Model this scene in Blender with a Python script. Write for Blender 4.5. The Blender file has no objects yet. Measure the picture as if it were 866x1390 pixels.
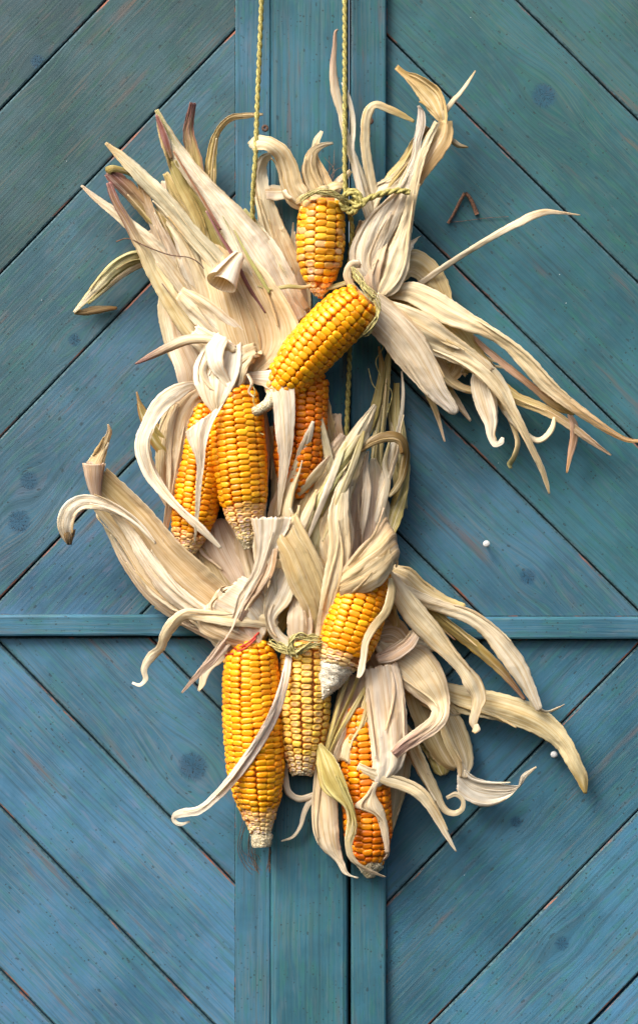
import bpy, bmesh, math, random
from math import sin, cos, pi, radians, sqrt, exp, atan2
from mathutils import Vector, Matrix, noise
random.seed(7)

# ---------------------------------------------------------------- camera, sky, sun, exposure
S = 0.0007            # metres per photo pixel on the door's face
DIST = 2900.0         # camera distance in the same unit
CX, CY = 433.0, 695.0
scene = bpy.context.scene
COL = scene.collection
cam_d = bpy.data.cameras.new("camera")
cam = bpy.data.objects.new("camera", cam_d)
COL.objects.link(cam)
cam.location = (0, -DIST*S, 1.6)
cam.rotation_euler = (radians(90), 0, 0)
cam_d.sensor_fit = 'VERTICAL'
cam_d.angle = 2*math.atan(695.0/DIST)
cam_d.clip_end = 100
cam_d.clip_start = 0.05
scene.camera = cam

SUN_EL, SUN_AZ = 48.0, -46.0       # azimuth measured from straight in front of the door, negative is left
world = bpy.data.worlds.new("World")
scene.world = world
world.use_nodes = True
wn = world.node_tree
for n in list(wn.nodes): wn.nodes.remove(n)
w_out = wn.nodes.new("ShaderNodeOutputWorld")
w_bg = wn.nodes.new("ShaderNodeBackground")
w_sky = wn.nodes.new("ShaderNodeTexSky")
w_sky.sky_type = 'NISHITA'
w_sky.sun_disc = False
w_sky.sun_elevation = radians(SUN_EL)
w_sky.sun_rotation = radians(180 - SUN_AZ)
w_sky.dust_density = 8.0
w_sky.air_density = 1.0
w_sky.ozone_density = 0.6
w_bg.inputs[1].default_value = 0.088
wn.links.new(w_sky.outputs[0], w_bg.inputs[0])
wn.links.new(w_bg.outputs[0], w_out.inputs[0])

sun_d = bpy.data.lights.new("sun", 'SUN')
sun = bpy.data.objects.new("sun", sun_d)
COL.objects.link(sun)
sun_d.energy = 1.5
sun_d.angle = radians(25)
sun_d.color = (1.0, 0.955, 0.89)
e, a = radians(SUN_EL), radians(SUN_AZ)
sdir = Vector((sin(a)*cos(e), -cos(a)*cos(e), sin(e)))      # towards the sun
sun.rotation_euler = sdir.to_track_quat('Z', 'Y').to_euler()

vs = scene.view_settings
vs.view_transform = 'Standard'
vs.look = 'None'
vs.exposure = 1.38
vs.gamma = 1.0
vs.use_curve_mapping = False
scene.render.engine = 'CYCLES'
scene.cycles.max_bounces = 8
scene.cycles.diffuse_bounces = 5
scene.cycles.transparent_max_bounces = 4
scene.cycles.use_denoising = True

# ---------------------------------------------------------------- helpers
def P(x, y, h=0.0):
    """a point h above the door's face that stands where the photo shows it"""
    k = 1 - h/DIST
    return Vector(((x-CX)*k*S, -h*S, (CY-y)*k*S + 1.6))

def link(name, mesh, mat=None, parent=None, smooth=True):
    o = bpy.data.objects.new(name, mesh)
    COL.objects.link(o)
    if mat: 
        if not mesh.materials: mesh.materials.append(mat)
    if parent: o.parent = parent; o.matrix_parent_inverse = Matrix.Translation(-parent.location)
    if smooth:
        for p in mesh.polygons: p.use_smooth = True
    return o

def thing(name, loc, label, cat, group=None):
    o = bpy.data.objects.new(name, None)
    COL.objects.link(o)
    o.location = loc
    o.empty_display_size = 0.02
    o['label'] = label; o['category'] = cat
    if group: o['group'] = group
    return o

def mesh_from(name, verts, faces):
    m = bpy.data.meshes.new(name)
    m.from_pydata([tuple(v) for v in verts], [], faces)
    m.update()
    return m

def catmull(pts, n_per):
    out = []
    m = len(pts)
    for i in range(m-1):
        p0 = pts[i-1] if i > 0 else pts[i]*2 - pts[i+1]
        p1, p2 = pts[i], pts[i+1]
        p3 = pts[i+2] if i+2 < m else pts[i+1]*2 - pts[i]
        for k in range(n_per[i]):
            t = k/n_per[i]
            t2, t3 = t*t, t*t*t
            out.append(0.5*((2*p1) + (p2-p0)*t + (2*p0-5*p1+4*p2-p3)*t2 + (3*p1-p0-3*p2+p3)*t3))
    out.append(pts[-1].copy())
    return out

def lerp(a, b, t): return a + (b-a)*t
def mixc(a, b, t): return tuple(lerp(a[i], b[i], t) for i in range(3))
def sstep(a, b, x):
    t = max(0, min(1, (x-a)/(b-a))); return t*t*(3-2*t)

# ---------------------------------------------------------------- materials
class NT:
    def __init__(s, name):
        s.m = bpy.data.materials.new(name); s.m.use_nodes = True
        s.t = s.m.node_tree
        for n in list(s.t.nodes): s.t.nodes.remove(n)
        s.out = s.n('ShaderNodeOutputMaterial')
    def n(s, t, **kw):
        x = s.t.nodes.new(t)
        for k, v in kw.items(): setattr(x, k, v)
        return x
    def l(s, a, b): s.t.links.new(a, b)
    def setin(s, node, idx, v):
        if hasattr(v, 'is_linked') or isinstance(v, bpy.types.NodeSocket): s.l(v, node.inputs[idx])
        else: node.inputs[idx].default_value = v
    def math(s, op, a, b=None, c=None, clamp=False):
        x = s.n('ShaderNodeMath', operation=op); x.use_clamp = clamp
        s.setin(x, 0, a)
        if b is not None: s.setin(x, 1, b)
        if c is not None: s.setin(x, 2, c)
        return x.outputs[0]
    def vmath(s, op, a, b=None, scale=None):
        x = s.n('ShaderNodeVectorMath', operation=op)
        s.setin(x, 0, a)
        if b is not None: s.setin(x, 1, b)
        if scale is not None: s.setin(x, 3, scale)
        return x.outputs['Value'] if op in ('LENGTH', 'DOT_PRODUCT', 'DISTANCE') else x.outputs[0]
    def noise(s, vec, scale=5, detail=3, rough=.5, dist=0):
        x = s.n('ShaderNodeTexNoise'); s.l(vec, x.inputs['Vector'])
        x.inputs['Scale'].default_value = scale; x.inputs['Detail'].default_value = detail
        x.inputs['Roughness'].default_value = rough; x.inputs['Distortion'].default_value = dist
        return x.outputs[0]
    def ramp(s, v, lo, hi, a=0.0, b=1.0, smooth=True):
        x = s.n('ShaderNodeMapRange'); x.interpolation_type = 'SMOOTHSTEP' if smooth else 'LINEAR'
        s.l(v, x.inputs[0]); x.inputs[1].default_value = lo; x.inputs[2].default_value = hi
        x.inputs[3].default_value = a; x.inputs[4].default_value = b
        return x.outputs[0]
    def mix(s, f, a, b, mode='MIX'):
        x = s.n('ShaderNodeMix', data_type='RGBA', blend_type=mode)
        s.setin(x, 0, f)
        for i, v in ((6, a), (7, b)):
            if isinstance(v, tuple): x.inputs[i].default_value = (*v[:3], 1)
            else: s.l(v, x.inputs[i])
        return x.outputs[2]
    def bsdf(s, col, rough=.6, bump=None, strength=.3, dist=.001, **kw):
        b = s.n('ShaderNodeBsdfPrincipled')
        if isinstance(col, tuple): b.inputs['Base Color'].default_value = (*col, 1)
        else: s.l(col, b.inputs['Base Color'])
        s.setin(b, 'Roughness', rough)
        for k, v in kw.items(): s.setin(b, k.replace('_', ' '), v)
        if bump is not None:
            u = s.n('ShaderNodeBump'); s.l(bump, u.inputs['Height'])
            u.inputs['Strength'].default_value = strength; u.inputs['Distance'].default_value = dist
            s.l(u.outputs[0], b.inputs['Normal'])
        return b
    def done(s, sh):
        s.l(sh.outputs[0], s.out.inputs[0]); return s.m

KNOTS = [(40,652,13),(27,708,16),(262,1040,20),(102,462,9),(716,783,11),(738,130,17),(762,1281,10),(422,385,8),
         (52,84,10),(700,1116,8),(628,560,9),(340,1085,8)]

def paint_material():
    s = NT('weathered_blue_paint')
    tc = s.n('ShaderNodeTexCoord'); geo = s.n('ShaderNodeNewGeometry'); oi = s.n('ShaderNodeObjectInfo')
    p = tc.outputs['Object']
    rnd = s.math('MULTIPLY', oi.outputs['Random'], 9.0)
    # grain bends round the knots
    kmask = None; kcrack = None
    q = p
    for (kx, ky, r) in KNOTS:
        w = P(kx, ky, 0)
        vt = s.n('ShaderNodeVectorTransform'); vt.vector_type = 'POINT'; vt.convert_from = 'WORLD'; vt.convert_to = 'OBJECT'
        vt.inputs[0].default_value = w
        d = s.vmath('SUBTRACT', p, vt.outputs[0])
        dl = s.vmath('LENGTH', s.vmath('MULTIPLY', d, (0.62, 1.0, 1.0)))
        g = s.math('EXPONENT', s.math('MULTIPLY', s.math('POWER', s.math('DIVIDE', dl, r*2.2*S), 2.0), -1.0))
        q = s.vmath('SUBTRACT', q, s.vmath('SCALE', d, scale=s.math('MULTIPLY', g, 0.85)))
        dn = s.vmath('LENGTH', d)
        wob = s.noise(d, 260, 2)
        m_ = s.ramp(s.math('ADD', dn, s.math('MULTIPLY', wob, r*.35*S)), r*.85*S, r*1.35*S, 1, 0)
        dirn = s.vmath('NORMALIZE', d)
        cn = s.noise(s.vmath('ADD', s.vmath('SCALE', dirn, scale=1.3), s.vmath('SCALE', d, scale=90.0)), 1.6, 1)
        cr = s.math('MULTIPLY', s.ramp(s.math('ABSOLUTE', s.math('SUBTRACT', cn, 0.5)), 0.0, 0.030, 1, 0),
                    s.ramp(dn, r*.6*S, r*1.25*S, 1, 0))
        kmask = m_ if kmask is None else s.math('MAXIMUM', kmask, m_)
        kcrack = cr if kcrack is None else s.math('MAXIMUM', kcrack, cr)
    off = s.n('ShaderNodeCombineXYZ'); s.l(rnd, off.inputs[0]); s.l(rnd, off.inputs[1])
    q = s.vmath('ADD', q, off.outputs[0])
    bend = s.noise(s.vmath('MULTIPLY', q, (2.2, 10, 5)), 1.0, 3)
    sep = s.n('ShaderNodeSeparateXYZ'); s.l(q, sep.inputs[0])
    # growth rings: contour bands across the board, stretched along the grain
    yy = s.math('ADD', s.math('MULTIPLY', sep.outputs[1], 1.0), s.math('MULTIPLY', bend, 0.020))
    cb = s.n('ShaderNodeCombineXYZ'); s.l(s.math('MULTIPLY', sep.outputs[0], .02), cb.inputs[0]); s.l(yy, cb.inputs[1])
    ring = s.noise(cb.outputs[0], 210, 3, .7)
    fine = s.noise(s.vmath('MULTIPLY', q, (22, 900, 300)), 1.0, 3, .6)
    rings = s.math('SINE', s.math('MULTIPLY', yy, 1500.0))
    rings = s.math('MULTIPLY_ADD', rings, .5, .5)
    broad = s.noise(s.vmath('MULTIPLY', q, (7, 22, 9)), 1.0, 4, .6)
    patch = s.noise(geo.outputs['Position'], 9.0, 5, .6)
    patch2 = s.noise(geo.outputs['Position'], 26.0, 5, .65)
    streak = s.noise(s.vmath('MULTIPLY', q, (4.5, 60, 20)), 1.0, 5, .7)
    # colours
    c = s.mix(s.ramp(patch, .38, .62), (.026, .104, .184), (.056, .172, .305))
    c = s.mix(s.ramp(patch2, .45, .72, 0, .55), c, (.026, .145, .190))
    mq = s.vmath('MULTIPLY', q, (.22, 1.0, 1.0))
    m1, m2, m3 = s.noise(mq, 150, 3, .6), s.noise(s.vmath('ADD', mq, (3.1, 1.7, 0)), 190, 3, .6), s.noise(s.vmath('ADD', mq, (7.3, 5.1, 0)), 260, 4, .7)
    c = s.mix(s.ramp(m1, .50, .66, 0, .55), c, (.040, .165, .180))
    c = s.mix(s.ramp(m2, .54, .70, 0, .30), c, (.160, .165, .250))
    c = s.mix(s.ramp(m3, .52, .70, 0, .35), c, (.060, .130, .190))
    worn = s.math('MULTIPLY', s.ramp(fine, .46, .62), s.ramp(broad, .40, .64, .06, .70))
    c = s.mix(worn, c, (.115, .175, .230))
    red = s.math('MULTIPLY', s.ramp(streak, .55, .66), s.ramp(broad, .46, .62, .0, .62))
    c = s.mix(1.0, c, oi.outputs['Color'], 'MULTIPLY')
    c = s.mix(red, c, (.120, .080, .070))
    dark = s.math('MULTIPLY', s.ramp(ring, .36, .50, 1, 0), .42)
    c = s.mix(dark, c, (.022, .058, .075))
    c = s.mix(s.math('MULTIPLY', rings, .05), c, s.mix(1.0, oi.outputs['Color'], (.18, .29, .40), 'MULTIPLY'))
    # dirt specks and pits
    v = s.n('ShaderNodeTexVoronoi'); v.feature = 'F1'; v.inputs['Scale'].default_value = 170
    wq = s.n('ShaderNodeTexNoise'); s.l(q, wq.inputs['Vector']); wq.inputs['Scale'].default_value = 700
    s.l(s.vmath('ADD', s.vmath('MULTIPLY', q, (.55, 1, 1)), s.vmath('SCALE', wq.outputs['Color'], scale=0.0016)), v.inputs['Vector'])
    vc = s.n('ShaderNodeSeparateColor'); s.l(v.outputs['Color'], vc.inputs[0])
    size = s.ramp(vc.outputs[0], .66, 1.0, 0.0, .22, False)
    speck = s.math('LESS_THAN', v.outputs['Distance'], size)
    v2 = s.n('ShaderNodeTexVoronoi'); v2.inputs['Scale'].default_value = 330; s.l(q, v2.inputs['Vector'])
    vc2 = s.n('ShaderNodeSeparateColor'); s.l(v2.outputs['Color'], vc2.inputs[0])
    speck2 = s.math('MULTIPLY', s.math('LESS_THAN', v2.outputs['Distance'], s.ramp(vc2.outputs[1], .6, 1, 0, .34, False)), s.ramp(patch2, .40, .58, 0, .9))
    spk = s.math('MAXIMUM', s.math('MULTIPLY', speck, .75), speck2)
    c = s.mix(s.math('MULTIPLY', spk, .75), c, (.018, .030, .034))
    v3 = s.n('ShaderNodeTexVoronoi'); v3.inputs['Scale'].default_value = 42; s.l(q, v3.inputs['Vector'])
    vc3 = s.n('ShaderNodeSeparateColor'); s.l(v3.outputs['Color'], vc3.inputs[0])
    wspk = s.math('LESS_THAN', v3.outputs['Distance'], s.ramp(vc3.outputs[2], .95, 1, 0, .022, False))
    c = s.mix(s.math('MULTIPLY', wspk, .8), c, (.55, .62, .66))
    c = s.mix(s.math('MULTIPLY', kmask, .66), c, (.014, .070, .135))
    c = s.mix(s.math('MULTIPLY', kcrack, .92), c, (.006, .010, .014))
    h = s.math('ADD', s.math('MULTIPLY', fine, .45), s.math('MULTIPLY', rings, .10))
    h = s.math('ADD', h, s.math('MULTIPLY', ring, .6))
    h = s.math('SUBTRACT', h, s.math('MULTIPLY', s.math('MAXIMUM', spk, kcrack), .8))
    rough = s.ramp(patch2, .3, .7, .50, .72)
    b = s.bsdf(c, rough, h, .55, .0007)
    b.inputs['Specular IOR Level'].default_value = .35
    return s.done(b)

def husk_material():
    s = NT('dry_corn_husk')
    at = s.n('ShaderNodeVertexColor'); at.layer_name = 'Tint'
    uv = s.n('ShaderNodeUVMap'); uv.uv_map = 'UVMap'
    oi = s.n('ShaderNodeObjectInfo')
    off = s.n('ShaderNodeCombineXYZ'); s.l(s.math('MULTIPLY', oi.outputs['Random'], 37.0), off.inputs[0]); s.l(s.math('MULTIPLY', oi.outputs['Random'], 17.0), off.inputs[1])
    q = s.vmath('ADD', uv.outputs[0], off.outputs[0])
    vein = s.noise(s.vmath('MULTIPLY', q, (27, .42, 1)), 1.0, 4, .75)
    vfine = s.noise(s.vmath('MULTIPLY', q, (62, .7, 1)), 1.0, 2, .6)
    wrk = s.noise(s.vmath('MULTIPLY', q, (7, 9, 1)), 1.0, 4, .6, .6)
    bl = s.noise(s.vmath('MULTIPLY', q, (2.6, 1.3, 1)), 1.0, 3, .6)
    spot = s.noise(s.vmath('MULTIPLY', q, (16, 12, 1)), 1.0, 3, .7)
    base = at.outputs['Color']
    c = s.mix(s.ramp(vein, .51, .59, 0, .62), base, s.mix(1.0, base, (.84, .71, .48), 'MULTIPLY'))
    c = s.mix(s.ramp(vfine, .50, .62, 0, .55), c, s.mix(1.0, c, (.78, .66, .46), 'MULTIPLY'))
    c = s.mix(s.ramp(vein, .36, .46, .55, 0), c, (.90, .83, .68))
    c = s.mix(s.ramp(bl, .52, .70, 0, .42), c, s.mix(1.0, c, (.86, .72, .48), 'MULTIPLY'))
    bl2 = s.noise(s.vmath('MULTIPLY', q, (9, .8, 1)), 1.0, 3, .6)
    c = s.mix(s.ramp(bl2, .56, .70, 0, .45), c, s.mix(1.0, c, (.82, .64, .44), 'MULTIPLY'))
    ln = s.noise(s.vmath('MULTIPLY', s.vmath('ADD', q, (5.3, 2.1, 0)), (19, .32, 1)), 1.0, 2, .5)
    line = s.ramp(s.math('ABSOLUTE', s.math('SUBTRACT', ln, .5)), .0, .035, 1, 0)
    line = s.math('MULTIPLY', line, s.ramp(bl, .38, .60, .15, .8))
    c = s.mix(s.math('MULTIPLY', line, .45), c, s.mix(1.0, c, (.66, .50, .30), 'MULTIPLY'))
    c = s.mix(s.ramp(spot, .70, .76, 0, .55), c, (.17, .11, .07))
    h = s.math('SUBTRACT', s.math('ADD', s.math('MULTIPLY', vein, .8), s.math('MULTIPLY', vfine, .45)), s.math('MULTIPLY', line, .25))
    h = s.math('ADD', h, s.math('MULTIPLY', wrk, .35))
    b = s.bsdf(c, .42, h, .62, .0009)
    b.inputs['Specular IOR Level'].default_value = .32
    tr = s.n('ShaderNodeBsdfTranslucent'); s.l(s.mix(1.0, c, (1.0, .92, .76), 'MULTIPLY'), tr.inputs[0])
    mx = s.n('ShaderNodeMixShader'); mx.inputs[0].default_value = .32
    s.l(b.outputs[0], mx.inputs[1]); s.l(tr.outputs[0], mx.inputs[2])
    return s.done(mx)

def kernel_material():
    s = NT('corn_kernel_skin')
    oi = s.n('ShaderNodeObjectInfo'); tc = s.n('ShaderNodeTexCoord')
    at = s.n('ShaderNodeVertexColor'); at.layer_name = 'Tint'     # r: crown, g: dent
    sp = s.n('ShaderNodeSeparateColor'); s.l(at.outputs[0], sp.inputs[0])
    vec = s.vmath('ADD', s.vmath('MULTIPLY', tc.outputs['Object'], (1, 1, 1)), s.vmath('SCALE', s.n('ShaderNodeCombineXYZ').outputs[0], scale=1.0))
    off = s.n('ShaderNodeCombineXYZ'); s.l(s.math('MULTIPLY', oi.outputs['Random'], 50.0), off.inputs[0])
    nz = s.noise(s.vmath('ADD', vec, off.outputs[0]), 1.3, 3)
    base = oi.outputs['Color']
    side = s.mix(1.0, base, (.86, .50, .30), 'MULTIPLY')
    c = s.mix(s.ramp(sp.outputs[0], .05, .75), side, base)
    c = s.mix(s.ramp(nz, .45, .72, 0, .28), c, s.mix(1.0, base, (1.04, 1.12, 1.6), 'MULTIPLY'))
    c = s.mix(s.math('MULTIPLY', s.ramp(sp.outputs[1], .3, 1.0), .85), c, s.mix(1.0, base, (1.02, 1.05, 2.2), 'MULTIPLY'))
    rg = s.ramp(nz, .3, .7, .26, .44)
    b = s.bsdf(c, rg, nz, .15, .0006)
    b.inputs['Specular IOR Level'].default_value = .45
    b.inputs['Subsurface Weight'].default_value = .12
    b.inputs['Subsurface Radius'].default_value = (.004, .0018, .0004)
    b.inputs['Subsurface Scale'].default_value = .6
    return s.done(b)

def simple_material(name, c1, c2, scale=300, rough=.8, stretch=(1,1,1), strength=.6, dist=.001, lo=.35, hi=.65):
    s = NT(name); tc = s.n('ShaderNodeTexCoord')
    v = s.vmath('MULTIPLY', tc.outputs['Object'], stretch)
    nz = s.noise(v, scale, 4, .65)
    b = s.bsdf(s.mix(s.ramp(nz, lo, hi), c1, c2), rough, nz, strength, dist)
    return s.done(b)

M_PAINT = paint_material()
def edge_material():
    s = NT('worn_board_edge'); tc = s.n('ShaderNodeTexCoord')
    a_ = s.noise(s.vmath('MULTIPLY', tc.outputs['Object'], (14, 60, 60)), 1.0, 4, .7)
    f_ = s.noise(tc.outputs['Object'], 300, 3, .6)
    c = s.mix(s.ramp(f_, .4, .6), (.020, .060, .075), (.050, .120, .150))
    c = s.mix(s.ramp(a_, .54, .64, 0, .8), c, (.30, .095, .045))
    return s.done(s.bsdf(c, .75, f_, .6, .001))
M_EDGE = edge_material()
M_HUSK = husk_material()
M_KERN = kernel_material()
M_COB = simple_material('cob_flesh', (.40, .13, .02), (.60, .30, .07), 500)
M_TIP = simple_material('chaffy_cob_tip', (.42, .33, .16), (.88, .80, .58), 620, .9, (1,1,1), 1.0, .002, .38, .6)
M_TIPW = simple_material('white_cob_tip', (.58, .50, .34), (.90, .86, .72), 700, .9, (1,1,1), 1.0, .002, .34, .56)
M_ROPE = simple_material('yellow_green_twine', (.18, .15, .03), (.46, .41, .12), 900, .6, (1,1,.3), .6, .0006)
M_RAFFIA = simple_material('dry_green_fibre', (.22, .19, .05), (.52, .47, .20), 600, .7, (1,1,.4), .6, .0006)
M_RED = simple_material('red_string', (.35, .02, .015), (.55, .05, .03), 800, .6)
M_STEM = simple_material('dry_brown_stem', (.06, .03, .018), (.17, .085, .05), 500, .85)
M_SILK = simple_material('brown_silk', (.10, .06, .04), (.20, .13, .09), 500, .8)
M_BACK = simple_material('dark_board_behind', (.010, .014, .014), (.025, .032, .032), 60, .95)
M_WNAIL = simple_material('white_nail_head', (.42, .44, .45), (.62, .64, .64), 300, .4, (1,1,1), .1)
M_RUST = simple_material('rusty_screw', (.05, .025, .018), (.14, .07, .045), 900, .7)
M_HOLE = simple_material('shank_metal', (.10, .10, .10), (.22, .21, .20), 900, .5)

# ---------------------------------------------------------------- the door: two leaves of diagonal planks
def clip_poly(poly, nx, ny, d):
    """keep the side nx*x + ny*y <= d"""
    out = []
    for i in range(len(poly)):
        a, b = poly[i], poly[(i+1) % len(poly)]
        da, db = nx*a[0]+ny*a[1]-d, nx*b[0]+ny*b[1]-d
        if da <= 0: out.append(a)
        if (da < 0 < db) or (db < 0 < da):
            t = da/(da-db); out.append((a[0]+(b[0]-a[0])*t, a[1]+(b[1]-a[1])*t))
    return out

def board_poly(planes, inset):
    p = [(-900,-900),(2200,-900),(2200,2400),(-900,2400)]
    for (nx, ny, d) in planes:
        l = sqrt(nx*nx+ny*ny)
        p = clip_poly(p, nx/l, ny/l, d/l - inset)
        if len(p) < 3: return None
    return p

def board(name, planes, angle, h_top, h_bot, tint, parent, chamfer=2.3, gap=.9, label=None):
    """a board cut by half-planes in door-face pixels; angle: grain direction in the photo (deg, up-right positive)"""
    rings = []
    for ins, h in ((gap, h_bot), (gap, h_top-chamfer), (gap+chamfer*.35, h_top-chamfer*.3), (gap+chamfer, h_top)):
        q = board_poly(planes, ins)
        if q is None: return None
        rings.append((q, h))
    n = len(rings[0][0])
    if any(len(r[0]) != n for r in rings):
        k_ = min(range(4), key=lambda i: len(rings[i][0]))
        base_ = rings[3][0]; n = len(base_)
        c_ = (sum(p[0] for p in base_)/n, sum(p[1] for p in base_)/n)
        rings = [([(c_[0]+(p[0]-c_[0])*k, c_[1]+(p[1]-c_[1])*k) for p in base_], hh) for k, (_, hh) in zip((1.01, 1.01, 1.008, 1.0), rings)]
    # edges that are never quite straight, with small chips
    kk = [max(1, min(24, int(sqrt((rings[3][0][(i+1) % n][0]-rings[3][0][i][0])**2+(rings[3][0][(i+1) % n][1]-rings[3][0][i][1])**2)/16))) for i in range(n)]
    new = []
    for ri, (q, hh) in enumerate(rings):
        o_ = []
        for i in range(n):
            a_, b_ = q[i], q[(i+1) % n]
            el = sqrt((b_[0]-a_[0])**2+(b_[1]-a_[1])**2)+1e-6
            nx_, ny_ = -(b_[1]-a_[1])/el, (b_[0]-a_[0])/el
            for k in range(kk[i]):
                t_ = k/kk[i]; x_, y_ = a_[0]+(b_[0]-a_[0])*t_, a_[1]+(b_[1]-a_[1])*t_
                if k:
                    w_ = .55*noise.noise(Vector((x_/70, y_/70, h_top*3))) 
                    if ri == 3: w_ += max(0, noise.noise(Vector((x_/14, y_/14, 5))))*1.5
                    x_ += nx_*w_; y_ += ny_*w_
                o_.append((x_, y_))
        new.append((o_, hh))
    rings = new; n = len(rings[0][0])
    cx = sum(p[0] for p in rings[0][0])/n; cy = sum(p[1] for p in rings[0][0])/n
    org = Vector(((cx-CX)*S, 0, (CY-cy)*S+1.6))
    R = Matrix.Rotation(-radians(angle), 4, 'Y') @ Matrix.Rotation(radians(90), 4, 'X')   # local x: grain, local z: out of the door
    Ri = R.inverted()
    verts = []; faces = []
    for q, h in rings:
        for x, y in q:
            w = Vector(((x-CX)*S, -h*S, (CY-y)*S+1.6))
            verts.append(Ri @ (w-org))
    for k in range(3):
        for i in range(n):
            j = (i+1) % n
            faces.append((k*n+i, k*n+j, (k+1)*n+j, (k+1)*n+i))
    faces.append(tuple(3*n+i for i in range(n)))
    faces.append(tuple(reversed(range(n))))
    me = mesh_from(name, verts, faces)
    bm = bmesh.new(); bm.from_mesh(me); bmesh.ops.recalc_face_normals(bm, faces=bm.faces); bm.to_mesh(me); bm.free()
    o = link(name, me, M_PAINT, None, False)
    me.materials.append(M_EDGE)
    if name == 'plank':
        for f in me.polygons:
            if n <= f.index < 3*n: f.material_index = 1
    o.parent = parent
    o.location = org - parent.location
    o.rotation_euler = R.to_euler()
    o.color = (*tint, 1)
    if label: o['label'] = label
    return o

def rect_planes(x0, y0, x1, y1):
    return [(-1,0,-x0),(1,0,x1),(0,-1,-y0),(0,1,y1)]

def jit(c, a=.05):
    k = 1+random.uniform(-a, a)
    return tuple(min(1.6, v*k*(1+random.uniform(-a*.4, a*.4))) for v in c)

left = thing('door_leaf', P(160, 1390, 0), 'left leaf of the blue painted wooden door with the wide raised centre strip', 'door')
right = thing('door_leaf', P(700, 1390, 0), 'right leaf of the blue painted wooden door with two white nails', 'door')

def planks(rect, m, cs, x_ref, parent, tints):
    """planks between the joints y = c + m*(x-x_ref)"""
    ang = -math.degrees(math.atan(m))
    for i in range(len(cs)-1):
        a, b = cs[i], cs[i+1]
        pl = rect_planes(*rect) + [(m, -1, m*x_ref - a), (-m, 1, b - m*x_ref)]
        t = tints[i % len(tints)]
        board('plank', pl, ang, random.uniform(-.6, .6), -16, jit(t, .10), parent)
UP = [(.70,.56,.36),(.72,.58,.40),(.74,.62,.46),(.80,.74,.60),(.92,.88,.80),(.96,.92,.88),(.9,.9,.86)]  # paint hues with the light falloff tinted in: upper boards darker
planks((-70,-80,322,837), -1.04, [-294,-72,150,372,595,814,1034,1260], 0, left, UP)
LO = [(.76,.86,.80),(.88,.94,.92),(1.0,1.02,1.04),(1.04,1.04,1.08),(1.04,1.04,1.08)]  # lower boards tinted brighter, the same painted-in light falloff
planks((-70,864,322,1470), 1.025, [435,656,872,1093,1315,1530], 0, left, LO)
URT = [(.52,.60,.42),(.50,.62,.42),(.50,.66,.48),(.52,.76,.58),(.64,.82,.68),(.76,.86,.76),(.76,.86,.78)]  # board hues plus painted falloff of light, dark at the top
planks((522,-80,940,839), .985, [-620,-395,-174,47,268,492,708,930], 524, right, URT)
LR = [(.70,.84,.76),(.76,.88,.80),(.66,.84,.76),(.80,.92,.86),(.92,.98,.98),(.95,1.0,1.0)]  # board hues, also tinted for the brighter light towards the bottom
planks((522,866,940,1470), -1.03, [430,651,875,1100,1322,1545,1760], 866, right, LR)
# rails, stiles and the strip that covers the joint
board('rail', rect_planes(-70, 834, 319, 863), 0, 13, -14, (.74,.88,.80), left, 3.2, 0)
board('rail', rect_planes(524, 837, 940, 867), 0, 13, -14, (.74,.88,.80), right, 3.2, 0)
board('stile', rect_planes(320, -80, 367, 1470), 90, 3.5, -15, (.74,.84,.76), left, 1.4, 0)
board('cover_strip', rect_planes(368, -80, 472, 1470), 90, 17, -15, (.58,.80,.68), left, 7.0, 0)
board('stile', rect_planes(476, -80, 524, 1470), 90, 12, -15, (.54,.74,.62), right, 3.0, 0)
for side, x0, x1 in ((left, -70, 473.5), (right, 474.5, 940)):
    b = board('backing_panel', rect_planes(x0, -80, x1, 1470), 90, -17, -24, (1,1,1), side, 1, 0)
    b.data.materials.clear(); b.data.materials.append(M_BACK)

# nails and screws
def lathe_part(name, x, y, h, prof, mat, parent, seg=14, tilt=(0,0), label=None):
    verts, faces = [], []
    for r, z in prof:
        for k in range(seg):
            t = 2*pi*k/seg; verts.append((r*cos(t)*S, -z*S, r*sin(t)*S))
    for i in range(len(prof)-1):
        for k in range(seg):
            k2 = (k+1) % seg
            faces.append((i*seg+k, i*seg+k2, (i+1)*seg+k2, (i+1)*seg+k))
    faces.append(tuple((len(prof)-1)*seg+k for k in range(seg)))
    o = link(name, mesh_from(name, verts, faces), mat)
    o.parent = parent; o.location = P(x, y, h) - parent.location
    o.rotation_euler = (tilt[0], 0, tilt[1])
    if label: o['label'] = label
    return o
for (x, y) in ((658.5, 738), (749.5, 1022)):
    nl = lathe_part('nail', x, y, -4, [(1.4,0),(1.4,17),(4.3,17.4),(4.8,19),(4.4,20.5),(2.5,21.3),(.6,21.6)], M_WNAIL, right, label='white nail standing proud of the plank')
for (x, y, sd) in ((360,174,left),(357,640,left),(502,164,right),(502,1010,right),(277,341,left)):
    lathe_part('screw', x, y, 3.0 if sd is left else 11.6, [(4.9,-1),(5.0,.6),(4.4,1.1),(1.6,1.2),(1.2,.5),(.3,.4)], M_RUST, sd)
# ---------------------------------------------------------------- husk leaves
CREAM=(.84,.74,.51); WHITE=(.92,.87,.74); TAN=(.70,.53,.29); GOLD=(.60,.46,.18); PINK=(.74,.59,.46)
PURP=(.24,.085,.10); BROWN=(.34,.17,.06); GREEN=(.48,.46,.20); DARK=(.15,.09,.04); OLIVE=(.36,.29,.10); PALE=(.74,.66,.50)

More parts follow.
